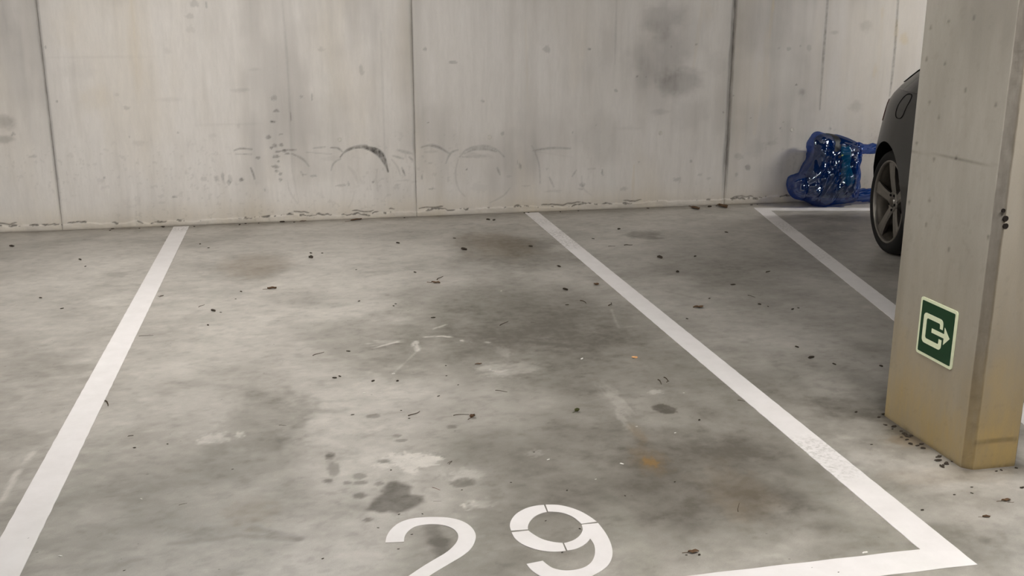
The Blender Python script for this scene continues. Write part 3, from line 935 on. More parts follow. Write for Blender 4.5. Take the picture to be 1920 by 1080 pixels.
# digit two: two flanks of the stroke joined to the base stroke, which runs on below the picture edge
two_out = catmull([(248, 535), (256, 498), (282, 458), (325, 424), (385, 402), (455, 393), (535, 391), (612, 396), (680, 414), (730, 446), (755, 487), (751, 528), (727, 571), (680, 610), (620, 646), (560, 682), (497, 720)], 4)
two_in = catmull([(352, 530), (356, 500), (376, 470), (412, 446), (462, 434), (522, 431), (582, 438), (630, 457), (655, 486), (655, 517), (634, 551), (590, 590), (530, 626), (460, 668), (382, 720)], 4)
po, pi_ = fw2(two_out), fw2(two_in)
base_y = 2.306
xl = pi_[-1][0] - .10
two = po + [(po[-1][0] - .07, base_y + .05), (po[0][0] + .30, base_y + .05), (po[0][0] + .30, base_y), (xl, base_y), (xl, base_y + .035)] + pi_[::-1]
o = extrude_poly('painted_digit', two, -.0005, PT, M['paint'])
tag(o, 'white painted digit 2 on the floor, left of the painted 9', 'floor marking', 'painted bay number')
nine = empty('painted_digit', fl(1055, 1010))
tag(nine, 'white stencilled digit 9 on the floor with thin stencil gaps', 'floor marking', 'painted bay number')
nl = nine.location


def stroke(pts):
    q = [(p[0] - nl.x, p[1] - nl.y) for p in fw2(pts)]
    extrude_poly('stencil_stroke', q, -.0005, PT, M['paint'], nine)


stroke(catmull([(955, 467), (948, 440), (956, 408), (985, 372), (1038, 342), (1095, 327), (1139, 323)], 4) + catmull([(1156, 362), (1128, 368), (1090, 386), (1062, 414), (1050, 440), (1050, 461)], 4))
stroke(catmull([(1149, 321), (1220, 323), (1290, 338), (1350, 361), (1400, 390), (1437, 417)], 4) + catmull([(1350, 429), (1312, 396), (1270, 375), (1222, 363), (1163, 360)], 4))
stroke(catmull([(958, 477), (976, 510), (1012, 540), (1070, 565), (1130, 580), (1200, 586), (1262, 581)], 4) + catmull([(1244, 537), (1190, 531), (1130, 515), (1082, 489), (1052, 467)], 4))
stroke(catmull([(1352, 434), (1357, 464), (1341, 495), (1310, 519), (1272, 533), (1253, 537)], 4) + catmull([(1272, 579), (1312, 572), (1352, 555), (1380, 536), (1400, 512)], 4)
       + catmull([(1406, 520), (1422, 548), (1427, 590), (1416, 630), (1390, 660), (1350, 680), (1290, 691), (1240, 690), (1190, 678), (1155, 656), (1133, 637)], 4)
       + catmull([(1042, 655), (1062, 682), (1100, 712), (1160, 738), (1240, 750), (1330, 744), (1410, 722), (1478, 682), (1511, 645), (1525, 602), (1521, 558), (1504, 512), (1478, 468), (1444, 425)], 4))

# ------------------------------------------------------------------ dark car parked in the neighbouring bay (rear towards the wall)
M['car'] = simple('dark_grey_car_paint', lin(15, 15, 14), .36, .4, var=.05, scale=8, coat=.25)
M['well'] = simple('black_wheel_well', lin(14, 14, 14), .9, .1)
M['tyre'] = simple('tyre_rubber', lin(24, 23, 22), .8, .25, var=.2, scale=90, bump=.2)
M['alloy'] = simple('dusty_alloy', lin(124, 119, 112), .4, .5, metal=.75, var=.08, scale=40)
M['alloy_dark'] = simple('dark_barrel_alloy', lin(88, 82, 74), .5, .4, metal=.6, var=.15, scale=30)
M['disc'] = simple('brake_disc_steel', lin(70, 66, 62), .45, .4, metal=.8)
M['glass'] = simple('dark_car_glass', lin(14, 16, 17), .06, .6, var=.02)
M['seam'] = simple('black_seam', lin(8, 8, 8), .8, .2)
M['red'] = simple('tail_lamp_red', lin(64, 12, 10), .12, .6, var=.1, scale=30)
M['clear'] = simple('headlamp_glass', lin(170, 175, 178), .08, .6, var=.1, scale=30)
M['plate'] = simple('number_plate_white', lin(215, 215, 208), .4)
M['chrome'] = simple('exhaust_steel', lin(165, 165, 165), .25, .5, metal=1.0, var=.05)

HALF = .885
A0, B0 = .4619 + HALF, 1.544
cw = O3 + EU * A0 + EV * B0
car = empty('car', (cw.x, cw.y, 0))
car.matrix_world = Matrix(((EV.x, -EU.x, 0, cw.x), (EV.y, -EU.y, 0, cw.y), (0, 0, 1, 0), (0, 0, 0, 1)))   # x forward, y to the right-hand side ... see below
# the frame (forward, right, up) is left-handed, so mirror: local y is the car's left
car.matrix_world = Matrix(((EV.x, EU.x, 0, cw.x), (EV.y, EU.y, 0, cw.y), (0, 0, 1, 0), (0, 0, 0, 1)))
tag(car, 'dark grey hatchback car with five-spoke alloy wheels behind the pillar', 'car')
# body levels: z, rear end, start of rear curve, front end, start of front curve, half width
LV = [(.17, -.80, .2, 3.20, 2.5, .865), (.22, -.86, .2, 3.30, 2.5, .90), (.35, -.93, .2, 3.37, 2.45, .93), (.50, -.95, .2, 3.38, 2.4, .942), (.62, -.95, .2, 3.34, 2.3, .938),
      (.75, -.93, .2, 3.18, 2.1, .926), (.80, -.915, .2, 3.02, 1.9, .921), (.85, -.90, .2, 2.72, 1.7, .914), (.90, -.886, .2, 2.25, 1.45, .906), (.93, -.875, .2, 1.98, 1.3, .897),
      (.97, -.85, .2, 1.80, 1.2, .876), (1.02, -.79, .22, 1.66, 1.1, .846), (1.10, -.66, .32, 1.46, .95, .80), (1.17, -.52, .42, 1.28, .85, .75), (1.25, -.28, .5, 1.06, .75, .68),
      (1.31, -.02, .55, .86, .66, .60), (1.345, .26, .56, .72, .62, .48), (1.36, .45, .57, .64, .60, .28)]
LVA = np.array(LV)


def lv(z):
    return [float(np.interp(z, LVA[:, 0], LVA[:, k])) for k in range(1, 6)]


def outline(t, z, off=0.0):
    """t 0..1 rear quarter, 1..2 flank, 2..3 front quarter; returns forward, sideways"""
    ur, u0, uf, u1, hw = lv(z)
    if t <= 1:
        a = t * math.pi / 2
        u = u0 - (u0 - ur + off) * max(0, math.cos(a)) ** (2 / 2.3)
        v = (hw + off) * math.sin(a) ** (2 / 2.3)
    elif t < 2:
        u = u0 + (u1 - u0) * (t - 1)
        v = hw + off
    else:
        a = (t - 2) * math.pi / 2
        u = u1 + (uf - u1 + off) * math.sin(a) ** (2 / 2.5)
        v = (hw + off) * max(0, math.cos(a)) ** (2 / 2.5)
    # swelling over the wheels
    for uc in (0.0, WB):
        d2 = ((u - uc) / .46) ** 2 + ((z - .42) / .42) ** 2
        v += .012 * math.exp(-d2 * d2) * min(1, v / .6)
    return u, v


WB = 2.47
zl = np.unique(np.concatenate([np.arange(.17, 1.36, .02), LVA[:, 0]]))
ts = np.concatenate([np.linspace(0, 1, 26)[:-1], np.linspace(1, 2, 40)[:-1], np.linspace(2, 3, 22)])
bm = bmesh.new()
rows = []
for z in zl:
    row = []
    half = [outline(t, z) for t in ts]
    loop = [(u, -v) for u, v in half] + [(u, v) for u, v in half[-2:0:-1]]      # local -y is the side facing the numbered bay
    rows.append([bm.verts.new((u, v, z)) for u, v in loop])
for r0, r1 in zip(rows, rows[1:]):
    n = len(r0)
    for k in range(n):
        bm.faces.new((r0[k], r0[(k + 1) % n], r1[(k + 1) % n], r1[k]))
bm.faces.new(rows[-1])
bm.faces.new(rows[0][::-1])
bmesh.ops.remove_doubles(bm, verts=bm.verts[:], dist=1e-5)
body = bm_obj('body', bm, M['car'], car, True)
body.data.materials.append(M['well'])
# wheel wells cut out of the body
for uc in (0.0, WB):
    for s in (-1, 1):
        bm = bmesh.new()
        bmesh.ops.create_cone(bm, cap_ends=True, segments=64, radius1=.362, radius2=.362, depth=.44,
                              matrix=Matrix.Translation((uc, s * .84, .338)) @ Matrix.Rotation(math.pi / 2, 4, 'X'))
        cut = bm_obj('cutter', bm, M['car'])
        cut.data.materials.append(M['well'])
        cut.data.polygons.foreach_set('material_index', [1] * len(cut.data.polygons))
        cut.parent = car
        md = body.modifiers.new('well', 'BOOLEAN')
        md.operation = 'DIFFERENCE'
        md.object = cut
        md.solver = 'EXACT'
        bpy.context.view_layer.update()
        dg = bpy.context.evaluated_depsgraph_get()
        me = bpy.data.meshes.new_from_object(body.evaluated_get(dg), preserve_all_data_layers=True, depsgraph=dg)
        body.modifiers.clear()
        body.data = me
        bpy.data.objects.remove(cut)
body.data.name = 'body'
try:
    body.data.set_sharp_from_angle(angle=math.radians(40))
except Exception:
    pass


def patch(name, fn, nu, nz, mat, side, off=.004, th=.006):
    """panel laid on the body: fn(a, b) -> (t, z), a and b in 0..1; solid with thickness"""
    vs, fs = [], []
    for lay in (off, off - th):
        for j in range(nz):
            for i in range(nu):
                t, z = fn(i / (nu - 1), j / (nz - 1))
                u, v = outline(t, z, lay)
                vs.append((u, side * v, z + (lay * .5 if z > 1.0 else 0)))
    N = nu * nz
    for j in range(nz - 1):
        for i in range(nu - 1):
            a = j * nu + i
            fs.append((a, a + 1, a + nu + 1, a + nu))
            fs.append((N + a, N + a + nu, N + a + nu + 1, N + a + 1))
    edge = [i for i in range(nu)] + [j * nu + nu - 1 for j in range(1, nz)] + [(nz - 1) * nu + i for i in range(nu - 2, -1, -1)] + [j * nu for j in range(nz - 2, 0, -1)]
    for a, b in zip(edge, edge[1:] + edge[:1]):
        fs.append((a, N + a, N + b, b))
    o = mesh_obj(name, vs, fs, mat, car, True)
    try:
        o.data.set_sharp_from_angle(angle=math.radians(35))
    except Exception:
        pass
    return o


lerp = lambda a, b, t: a + (b - a) * t
for s in (-1, 1):
    # side glass: quarter window and door window with a pillar between
    patch('side_window', lambda a, b: (lerp(lerp(1.50, 1.45, b), lerp(2.25, 2.05, b), a), lerp(1.0, 1.27, b)), 14, 8, M['glass'], s)
    patch('quarter_window', lambda a, b: (lerp(lerp(.80, .93, b), lerp(1.42, 1.38, b), a), lerp(1.005, lerp(1.16, 1.27, a), b)), 12, 8, M['glass'], s)
    patch('tail_lamp', lambda a, b: (lerp(.28, lerp(.75, .70, b), a), lerp(.80, .93, b)), 16, 6, M['red'], s)
    patch('headlamp', lambda a, b: (lerp(2.30, 2.72, a), lerp(.62, lerp(.76, .70, a), b)), 12, 6, M['clear'], s)
    patch('door_seam', lambda a, b: (lerp(1.365, 1.372, a), lerp(.26, .98, b)), 3, 24, M['seam'], s, .002, .004)
    patch('door_seam', lambda a, b: (lerp(1.985, 1.992, a), lerp(.26, .96, b)), 3, 24, M['seam'], s, .002, .004)
    patch('bumper_seam', lambda a, b: (lerp(.0, .70, a), lerp(.590, .597, b)), 24, 3, M['seam'], s, .002, .004)
    patch('side_sill', lambda a, b: (lerp(1.18, 1.95, a), lerp(.19, .25, b)), 20, 4, M['seam'], s, .008, .012)
    h = patch('door_handle', lambda a, b: (lerp(1.44, 1.53, a), lerp(.86, .885, b)), 6, 4, M['car'], s, .028, .02)
    mr = bmesh.new()
    bmesh.ops.create_uvsphere(mr, u_segments=16, v_segments=10, radius=.5)
    bmesh.ops.scale(mr, vec=(.13, .22, .15), verts=mr.verts[:])
    bmesh.ops.translate(mr, vec=(1.32, s * .93, 1.02), verts=mr.verts[:])
    bm_obj('door_mirror', mr, M['car'], car, True)
def both(name, t0, t1, z0, z1, mat, off=.004):
    """patch across the middle of the nose or tail"""
    vs, fs = [], []
    nu, nz = 17, 8
    for j in range(nz):
        for i in range(nu):
            a = i / (nu - 1) * 2 - 1
            z = lerp(z0, z1, j / (nz - 1))
            t = abs(a) * t0 if t1 is None else 3 - abs(a) * t1
            u, v = outline(t, z, off)
            vs.append((u, math.copysign(v, a), z + off))
    for j in range(nz - 1):
        for i in range(nu - 1):
            a = j * nu + i
            fs.append((a, a + 1, a + nu + 1, a + nu))
    o = mesh_obj(name, vs, fs, mat, car, True)
    sm = o.modifiers.new('thick', 'SOLIDIFY')
    sm.thickness = .004
    return o


both('rear_window', .62, None, 1.03, 1.30, M['glass'])
both('windscreen', None, .72, .98, 1.30, M['glass'])
both('grille', None, .42, .36, .56, M['seam'])
both('number_plate', .26, None, .50, .61, M['plate'], .008)
both('rear_diffuser', .62, None, .20, .31, M['seam'], .006)
for s in (-1, 1):
    bm = bmesh.new()
    bmesh.ops.create_cone(bm, cap_ends=False, segments=24, radius1=.04, radius2=.04, depth=.2, matrix=Matrix.Translation((-.80, s * .45, .25)) @ Matrix.Rotation(math.pi / 2, 4, 'Y'))
    e_ = bm_obj('exhaust_tip', bm, M['chrome'], car, True)
    sm = e_.modifiers.new('thick', 'SOLIDIFY')
    sm.thickness = .004
box('underbody', (-.7, 3.1, -.62, .62, .15, .20), M['seam'], car)


def on_side(u, z):
    """parameter t of the rear quarter or flank whose forward position is u"""
    lo, hi = 0.05, 1.9
    for _ in range(40):
        m = (lo + hi) / 2
        if outline(m, z)[0] < u:
            lo = m
        else:
            hi = m
    return (lo + hi) / 2


def ring_seam(uc, zc, r, w_, parts):
    vs, fs = [], []
    n = 48
    for k in range(n):
        a = 2 * math.pi * k / n
        ex = 2 / 2.8
        ca, sa = math.copysign(abs(math.cos(a)) ** ex, math.cos(a)), math.copysign(abs(math.sin(a)) ** ex, math.sin(a))
        for rr, off in ((r - w_, .0), (r - w_, .0022), (r + w_, .0022), (r + w_, .0)):
            u, z = uc + rr * ca, zc + rr * sa
            t = on_side(u, z)
            _, v = outline(t, z, off)
            vs.append((u, -v, z))
    for k in range(n):
        a, b = k * 4, ((k + 1) % n) * 4
        for q in range(3):
            fs.append((a + q, b + q, b + q + 1, a + q + 1))
    return mesh_obj('fuel_flap', vs, fs, M['seam'], car, True)


ring_seam(.115, .925, .072, .0022, None)


def lathe(name, prof, mat, parent, n=64, smooth=True, sharp=None):
    """profile of (radius, along-axle) turned about the local y axis"""
    vs, fs = [], []
    for k in range(n):
        a = 2 * math.pi * k / n
        for r, y in prof:
            vs.append((r * math.cos(a), y, r * math.sin(a)))
    m = len(prof)
    for k in range(n):
        for q in range(m - 1):
            a, b = k * m + q, ((k + 1) % n) * m + q
            fs.append((a, b, b + 1, a + 1))
    o = mesh_obj(name, vs, fs, mat, parent, smooth)
    if sharp:
        try:
            o.data.set_sharp_from_angle(angle=math.radians(sharp))
        except Exception:
            pass
    return o


RT, RR = .3257, .2593


def make_wheel(u, s, phase):
    """local: outer face towards -y for s = -1"""
    wroot = bpy.data.objects.new('wheel', None)
    link(wroot, car)
    wroot.location = (u, s * HALF, RT)
    wroot.rotation_euler = (0, 0, 0 if s < 0 else math.pi)
    ty = [(RR - .012, .012), (RR - .004, .002), (RR + .004, -.003), (RR + .020, -.009), (RR + .038, -.007), (RR + .052, .004), (RT - .006, .020), (RT, .045), (RT, .07), (RT - .006, .072),
          (RT - .006, .078), (RT, .080), (RT, .12), (RT - .006, .122), (RT - .006, .128), (RT, .13), (RT, .17), (RT - .01, .195), (RT - .035, .213), (RR, .21), (RR - .012, .20)]
    lathe('tyre', ty, M['tyre'], wroot, 72, True, 50)
    rim = lathe('rim', [(RR - .001, .010), (RR - .002, .001), (RR - .009, -.001), (RR - .013, .004), (RR - .015, .016), (RR - .024, .030), (RR - .034, .05), (RR - .036, .14), (RR - .02, .19), (RR - .004, .20)], M['alloy_dark'], wroot, 72, True, 50)
    lathe('rim_lip', [(RR + .002, .008), (RR + .001, .0), (RR - .006, -.004), (RR - .013, -.002), (RR - .016, .006), (RR - .018, .014)], M['alloy'], wroot, 72, True, 60)
    lathe('brake_disc', [(.0, .10), (.155, .10), (.155, .122), (.0, .122)], M['disc'], wroot, 48, True, 30)
    lathe('back_plate', [(.0, .135), (RR - .037, .135), (RR - .037, .139), (.0, .139)], M['well'], wroot, 48, True, 30)
    hub = lathe('hub', [(0, .022), (.030, .022), (.033, .026), (.036, .030), (.060, .026), (.070, .034), (.074, .060), (.074, .10)], M['alloy'], wroot, 40, True, 40)
    lathe('centre_cap', [(0, .016), (.022, .017), (.028, .020), (.030, .026)], M['alloy_dark'], hub, 32, True, 40)
    for k in range(5):
        a = phase + (k + .5) * 2 * math.pi / 5
        bm = bmesh.new()
        bmesh.ops.create_cone(bm, cap_ends=True, segments=10, radius1=.008, radius2=.008, depth=.012, matrix=Matrix.Translation((.050 * math.cos(a), .028, .050 * math.sin(a))) @ Matrix.Rotation(math.pi / 2, 4, 'X'))
        bm_obj('wheel_bolt', bm, M['well'], hub)
    for k in range(5):
        a = phase + k * 2 * math.pi / 5
        ca, sa = math.cos(a), math.sin(a)
        st = [(.052, .030, .030, .052), (.10, .031, .020, .052), (.15, .033, .012, .046), (.20, .039, .007, .040), (.232, .046, .005, .032), (.247, .050, .006, .026)]   # r, half width, front y, back y
        vs, fs = [], []
        for r, hw, y0, y1 in st:
            for wv, yy in ((-hw * .80, y1), (-hw, y0 + .010), (-hw * .62, y0 + .001), (0, y0 + .0035), (hw * .62, y0 + .001), (hw, y0 + .010), (hw * .80, y1)):
                vs.append((r * ca - wv * sa, yy, r * sa + wv * ca))
        m = 7
        for j in range(len(st) - 1):
            for q in range(m):
                a_, b_ = j * m + q, j * m + (q + 1) % m
                fs.append((a_, b_, b_ + m, a_ + m))
        fs.append(tuple(range(m - 1, -1, -1)))
        fs.append(tuple(range((len(st) - 1) * m, len(st) * m)))
        sp = mesh_obj('spoke', vs, fs, M['alloy'], wroot, True)
        try:
            sp.data.set_sharp_from_angle(angle=math.radians(28))
        except Exception:
            pass
    return wroot


for u in (0.0, WB):
    for s in (-1, 1):
        make_wheel(u, s, math.radians(95))

# ------------------------------------------------------------------ blue plastic bag against the wall
def film_mat():
    m, nt, b = new_mat('blue_plastic_film')
    L = nt.links.new
    nt.nodes.remove(b)
    tr = nd(nt, 'ShaderNodeBsdfTransparent', i_Color=(.022, .24, .62, 1))
    df = nd(nt, 'ShaderNodeBsdfDiffuse', i_Color=(.002, .065, .34, 1))
    tl = nd(nt, 'ShaderNodeBsdfTranslucent', i_Color=(.01, .14, .50, 1))
    gl = nd(nt, 'ShaderNodeBsdfGlossy', i_Roughness=.055)
    gl.inputs[0].default_value = (.92, .97, 1, 1)
    ad = nd(nt, 'ShaderNodeMixShader', i_0=.4)
    L(df.outputs[0], ad.inputs[1])
    L(tl.outputs[0], ad.inputs[2])
    m1_ = nd(nt, 'ShaderNodeMixShader', i_0=.20)
    L(tr.outputs[0], m1_.inputs[1])
    L(ad.outputs[0], m1_.inputs[2])
    lw = nd(nt, 'ShaderNodeLayerWeight', i_Blend=.22)
    tc = nd(nt, 'ShaderNodeTexCoord')
    no = nd(nt, 'ShaderNodeTexNoise', i_Scale=38.0, i_Detail=3.0)
    L(tc.outputs['Object'], no.inputs['Vector'])
    bp = nd(nt, 'ShaderNodeBump', i_Strength=.05, i_Distance=.01)
    L(no.outputs[0], bp.inputs['Height'])
    for n_ in (gl, lw):
        L(bp.outputs[0], n_.inputs['Normal'])
    m2_ = nd(nt, 'ShaderNodeMixShader')
    L(rng_(nt, lw.outputs['Fresnel'], 0, 1, .085, .11), m2_.inputs[0])
    L(m1_.outputs[0], m2_.inputs[1])
    L(gl.outputs[0], m2_.inputs[2])
    L(m2_.outputs[0], nt.nodes['Material Output'].inputs[0])
    return m


M['film'] = film_mat()
M['rubbish'] = simple('dark_bag_contents', lin(4, 12, 20), .5, .4, var=.5, scale=14, bump=.5)
M['teal'] = simple('teal_bundle', lin(205, 240, 130), .5, .4, var=.25, scale=20, bump=.3)

BAG_Y = 7.235
BC = lambda x, y: yp(1470 + x / 6.355, 230 + y / 6.355, BAG_Y - .05)
bag_c = BC(570, 620)
bagE = empty('plastic_bag', (bag_c.x, BAG_Y, 0))
tag(bagE, 'stuffed blue translucent plastic bag leaning on the wall beside the car', 'bag')
out_px = [(432, 112), (520, 133), (600, 146), (680, 150), (760, 175), (850, 212), (915, 250), (940, 320), (925, 400), (915, 460), (928, 560), (922, 680), (915, 780), (905, 880), (850, 960), (740, 975), (640, 980),
          (530, 1008), (440, 1030), (380, 1000), (280, 950), (150, 915), (98, 850), (80, 770), (88, 700), (130, 655), (205, 635), (250, 560), (300, 480), (340, 420), (362, 320), (345, 250), (380, 175)]
rs = random.Random(3)


def tri(x):
    return 2 * np.abs(x - np.floor(x + .5))      # triangular wave 0..1: flat facets meeting in sharp folds


def crumple(X, Z, seed, amp):
    r = random.Random(seed)
    s = 0
    for i in range(7):
        a = r.uniform(0, math.pi)
        k = 3.0 * 1.45 ** i
        s = s + amp / (1.30 ** i) * tri((X * math.cos(a) + Z * math.sin(a)) * k + r.random() + .5 * fbm(X * 6, Z * 6, seed + i, 2))
    return s


def film_folds(X, Z, seed):
    """stretched film: long steep folds, mostly upright, with a few crossing creases"""
    r = random.Random(seed)
    s = 0
    for k, spread in ((5, .35), (8, .45), (12, .5), (18, .7), (7, 3.1), (13, 3.1), (27, .9)):
        a = r.uniform(-spread, spread) - .22
        wob = .9 * fbm(X * 5 + k, Z * 3, seed + k, 2)
        s = s + (.34 if spread < 1 else .22) / (2 * k) * tri((X * math.cos(a) + Z * math.sin(a)) * k + r.random() + wob) * (.35 + .9 * sst(.35, .62, fbm(X * 6 + k * 3, Z * 5, seed + 40 + k, 2)))
    return s


def puffy(name, outline_px, conv, cpx, Tf, Tb, mat, parent, seed, amp, scale=1.0, nr=46, nt_=150, zmin=.004, fold=None):
    """a pillow of film with its own depth: outline around a centre, swelling to the front and to the back"""
    cl_ = catmull([conv(*p)[:] for p in outline_px], 8, True)
    P = np.array([(p[0], p[2]) for p in cl_])
    c = np.array([conv(*cpx).x, conv(*cpx).z])
    ang = np.arctan2(P[:, 1] - c[1], P[:, 0] - c[0])
    rad = np.hypot(P[:, 0] - c[0], P[:, 1] - c[1]) * scale
    od = np.argsort(ang)
    th = np.linspace(-math.pi, math.pi, nt_, endpoint=False)
    R = np.interp(th, ang[od], rad[od], period=2 * math.pi)
    vs, fs = [], []
    q = np.linspace(0, 1, nr) ** .85
    TH, Q = np.meshgrid(th, q)
    X = c[0] + Q * R * np.cos(TH)
    Z = np.maximum(c[1] + Q * R * np.sin(TH), zmin)
    prof = (1 - Q ** 3.2) ** .55
    cr = crumple(X, Z, seed, amp) if fold is None else film_folds(X, Z, seed)
    if fold is not None:
        f = conv(*fold)
        an = np.arctan2(Z - f.z, X - f.x)
        ds = np.hypot(Z - f.z, X - f.x)
        cr = cr + amp * 1.3 * tri(an * 4.2 + .6 * fbm(X * 5, Z * 5, seed, 2)) * np.exp(-ds * 3.0)
        g_ = conv(430, 640)
        cr = cr + amp * .6 * tri((X - .32 * Z) * 19 + .5 * fbm(X * 7, Z * 4, seed + 3, 2)) * np.exp(-((X - g_.x) / .10) ** 2 - ((Z - g_.z) / .13) ** 2)
    Yf = -Tf * prof - (cr - cr.mean()) * np.minimum(1, prof * 1.6 + .12)
    cb = crumple(X + 3, Z, seed + 50, amp)
    Yb = Tb * prof + (cb - cb.mean()) * np.minimum(1, prof * 1.6)
    Yb = np.minimum(Yb, WALL_Y - .012 - BAG_Y)
    Yb = np.maximum(Yb, Yf + .004 * (1 - Q) + .0005)
    ox, oy, oz = parent.location
    for Ys in (Yf, Yb):
        for j in range(nr):
            for i in range(nt_):
                vs.append((X[j, i] - ox, Ys[j, i] + BAG_Y - oy, Z[j, i] - oz))
    N = nr * nt_
    for j in range(nr - 1):
        for i in range(nt_):
            a, b = j * nt_ + i, j * nt_ + (i + 1) % nt_
            fs.append((a, b, b + nt_, a + nt_))
            fs.append((N + a, N + a + nt_, N + b + nt_, N + b))
    for i in range(nt_):
        a, b = (nr - 1) * nt_ + i, (nr - 1) * nt_ + (i + 1) % nt_
        fs.append((a, b, N + b, N + a))
    o = mesh_obj(name, vs, fs, mat, parent, True)
    return o


puffy('film', out_px, BC, (570, 620), .155, .16, M['film'], bagE, 5, .022, fold=(930, 300))
dark_px = [(430, 200), (520, 150), (640, 165), (760, 200), (880, 260), (880, 400), (870, 560), (860, 740), (800, 880), (640, 900), (430, 880), (300, 800), (330, 640), (400, 500), (430, 340)]
puffy('contents', dark_px, BC, (600, 560), .125, .12, M['rubbish'], bagE, 15, .012, scale=1.04, nr=24, nt_=80, zmin=.03)
teal_px = [(610, 210), (700, 190), (790, 240), (760, 400), (790, 560), (830, 700), (800, 800), (720, 830), (640, 760), (590, 620), (580, 420)]
puffy('bundle', teal_px, BC, (690, 540), .142, .0, M['teal'], bagE, 25, .010, scale=.95, nr=20, nt_=60, zmin=.05)


def twisted(name, path, radii, mat, parent, seed, flat=.75):
    """gathered end of the bag: a creased tube along a path"""
    vs, fs = [], []
    pts = catmull(path, 8)
    n, m = len(pts), 40
    for i, p in enumerate(pts):
        q = pts[min(i + 1, n - 1)]
        p0 = pts[max(i - 1, 0)]
        d = (Vector(q) - Vector(p0)).normalized()
        a = d.cross(Vector((0, 1, 0))).normalized()
        b = d.cross(a).normalized()
        r = float(np.interp(i / (n - 1), np.linspace(0, 1, len(radii)), radii))
        for k in range(m):
            th = 2 * math.pi * k / m
            tw = th * 1.0 + i * .06
            rr = r * (.78 + .16 * float(tri(np.array(tw * 7 / (2 * math.pi)))) + .34 * (float(fbm(np.array([math.cos(th) * 1.6 + 5]), np.array([math.sin(th) * 1.6 + i * .22]), seed, 3)[0]) - .5))
            w_ = Vector(p) + a * rr * math.cos(th) + b * rr * flat * math.sin(th)
            vs.append((w_.x - parent.location.x, w_.y - parent.location.y, max(w_.z, .004) - parent.location.z))
    for i in range(n - 1):
        for k in range(m):
            a_, b_ = i * m + k, i * m + (k + 1) % m
            fs.append((a_, b_, b_ + m, a_ + m))
    fs.append(tuple(range(m - 1, -1, -1)))
    fs.append(tuple(range((n - 1) * m, n * m)))
    return mesh_obj(name, vs, fs, mat, parent, True)


def B3(x, y, dy):
    p = BC(x, y)
    return (p.x, BAG_Y + dy, p.z)


twisted('gathered_end', [B3(850, 300, -.05), B3(930, 315, -.04), B3(1010, 322, -.01), B3(1120, 325, .03), B3(1230, 330, .06)], [.055, .045, .042, .048, .035], M['film'], bagE, 8)
twisted('loose_end', [B3(790, 870, -.02), B3(900, 870, -.01), B3(1000, 875, 0), B3(1130, 880, .03), B3(1250, 890, .05)], [.06, .058, .062, .06, .04], M['film'], bagE, 9)

# ------------------------------------------------------------------ leaves, twigs and crumbs on the floor
M['twig'] = simple('dry_twig', lin(70, 58, 46), .85, .2, var=.3)
M['twig_red'] = simple('reddish_twig', lin(112, 70, 52), .85, .2, var=.3)
M['crumb'] = simple('dark_crumb', lin(60, 53, 45), .9, .15, var=.4)
M['leaf'] = simple('dry_brown_leaf', lin(88, 66, 46), .75, .25, var=.35)
M['leaf_green'] = simple('withered_green_leaf', lin(74, 76, 40), .75, .25, var=.35)
M['chip'] = simple('white_chip', lin(222, 218, 210), .8, .2, var=.08)
M['tan'] = simple('tan_paper', lin(196, 150, 104), .8, .2, var=.15)


def twig_mesh(i, mat, bend, fork=False):
    r = random.Random(i)
    vs, fs = [], []

    def tube(path, r0, r1):
        base = len(vs)
        for k, p in enumerate(path):
            rad = r0 + (r1 - r0) * k / (len(path) - 1)
            for q in range(5):
                a = 2 * math.pi * q / 5
                vs.append((p[0], p[1] + rad * math.cos(a), max(0, p[2] + rad * math.sin(a))))
        for k in range(len(path) - 1):
            for q in range(5):
                a, b = base + k * 5 + q, base + k * 5 + (q + 1) % 5
                fs.append((a, b, b + 5, a + 5))
        fs.append(tuple(base + q for q in range(4, -1, -1)))
        fs.append(tuple(base + (len(path) - 1) * 5 + q for q in range(5)))
    pts = [(-.5 + k / 6, bend * math.sin(k / 6 * math.pi) + r.uniform(-.03, .03), .05 + .03 * math.sin(k)) for k in range(7)]
    tube(pts, .055, .03)
    if fork:
        tube([pts[6], (.1, pts[6][1] + .28, .06), (-.35, pts[6][1] + .42, .05)], .05, .03)
    me = bpy.data.meshes.new('twig')
    me.from_pydata(vs, [], fs)
    me.materials.append(mat)
    return me


def leaf_mesh(i, mat, curl=.25, stem=True):
    r = random.Random(i)
    n, m = 9, 5
    vs, fs = [], []
    for lay in (0, 1):
        for k in range(n):
            t = k / (n - 1)
            wd = .32 * math.sin(math.pi * min(1, t * .96 + .02)) ** .8 * (1 + r.uniform(-.25, .25))
            for q in range(m):
                s = (q / (m - 1) * 2 - 1)
                vs.append((t - .5, s * wd, .02 + curl * s * s * .5 + .08 * math.sin(t * 5 + i) ** 2 + .03 * r.random() + (0 if lay == 0 else .02)))
    N = n * m
    for k in range(n - 1):
        for q in range(m - 1):
            a = k * m + q
            fs.append((a, a + m, a + m + 1, a + 1))
            fs.append((N + a, N + a + 1, N + a + m + 1, N + a + m))
    edge = list(range(m)) + [k * m + m - 1 for k in range(1, n)] + [(n - 1) * m + q for q in range(m - 2, -1, -1)] + [k * m for k in range(n - 2, 0, -1)]
    for a, b in zip(edge, edge[1:] + edge[:1]):
        fs.append((a, b, N + b, N + a))
    if stem:
        b = len(vs)
        for x, y in ((-.48, 0), (-.75, .05), (-1.0, .02)):
            vs += [(x, y - .03, .03), (x, y + .03, .03), (x, y, .09)]
        for k in range(2):
            for q in range(3):
                a_, c_ = b + k * 3 + q, b + k * 3 + (q + 1) % 3
                fs.append((a_, c_, c_ + 3, a_ + 3))
        fs.append((b + 6, b + 7, b + 8))
    me = bpy.data.meshes.new('leaf')
    me.from_pydata(vs, [], fs)
    me.materials.append(mat)
    return me


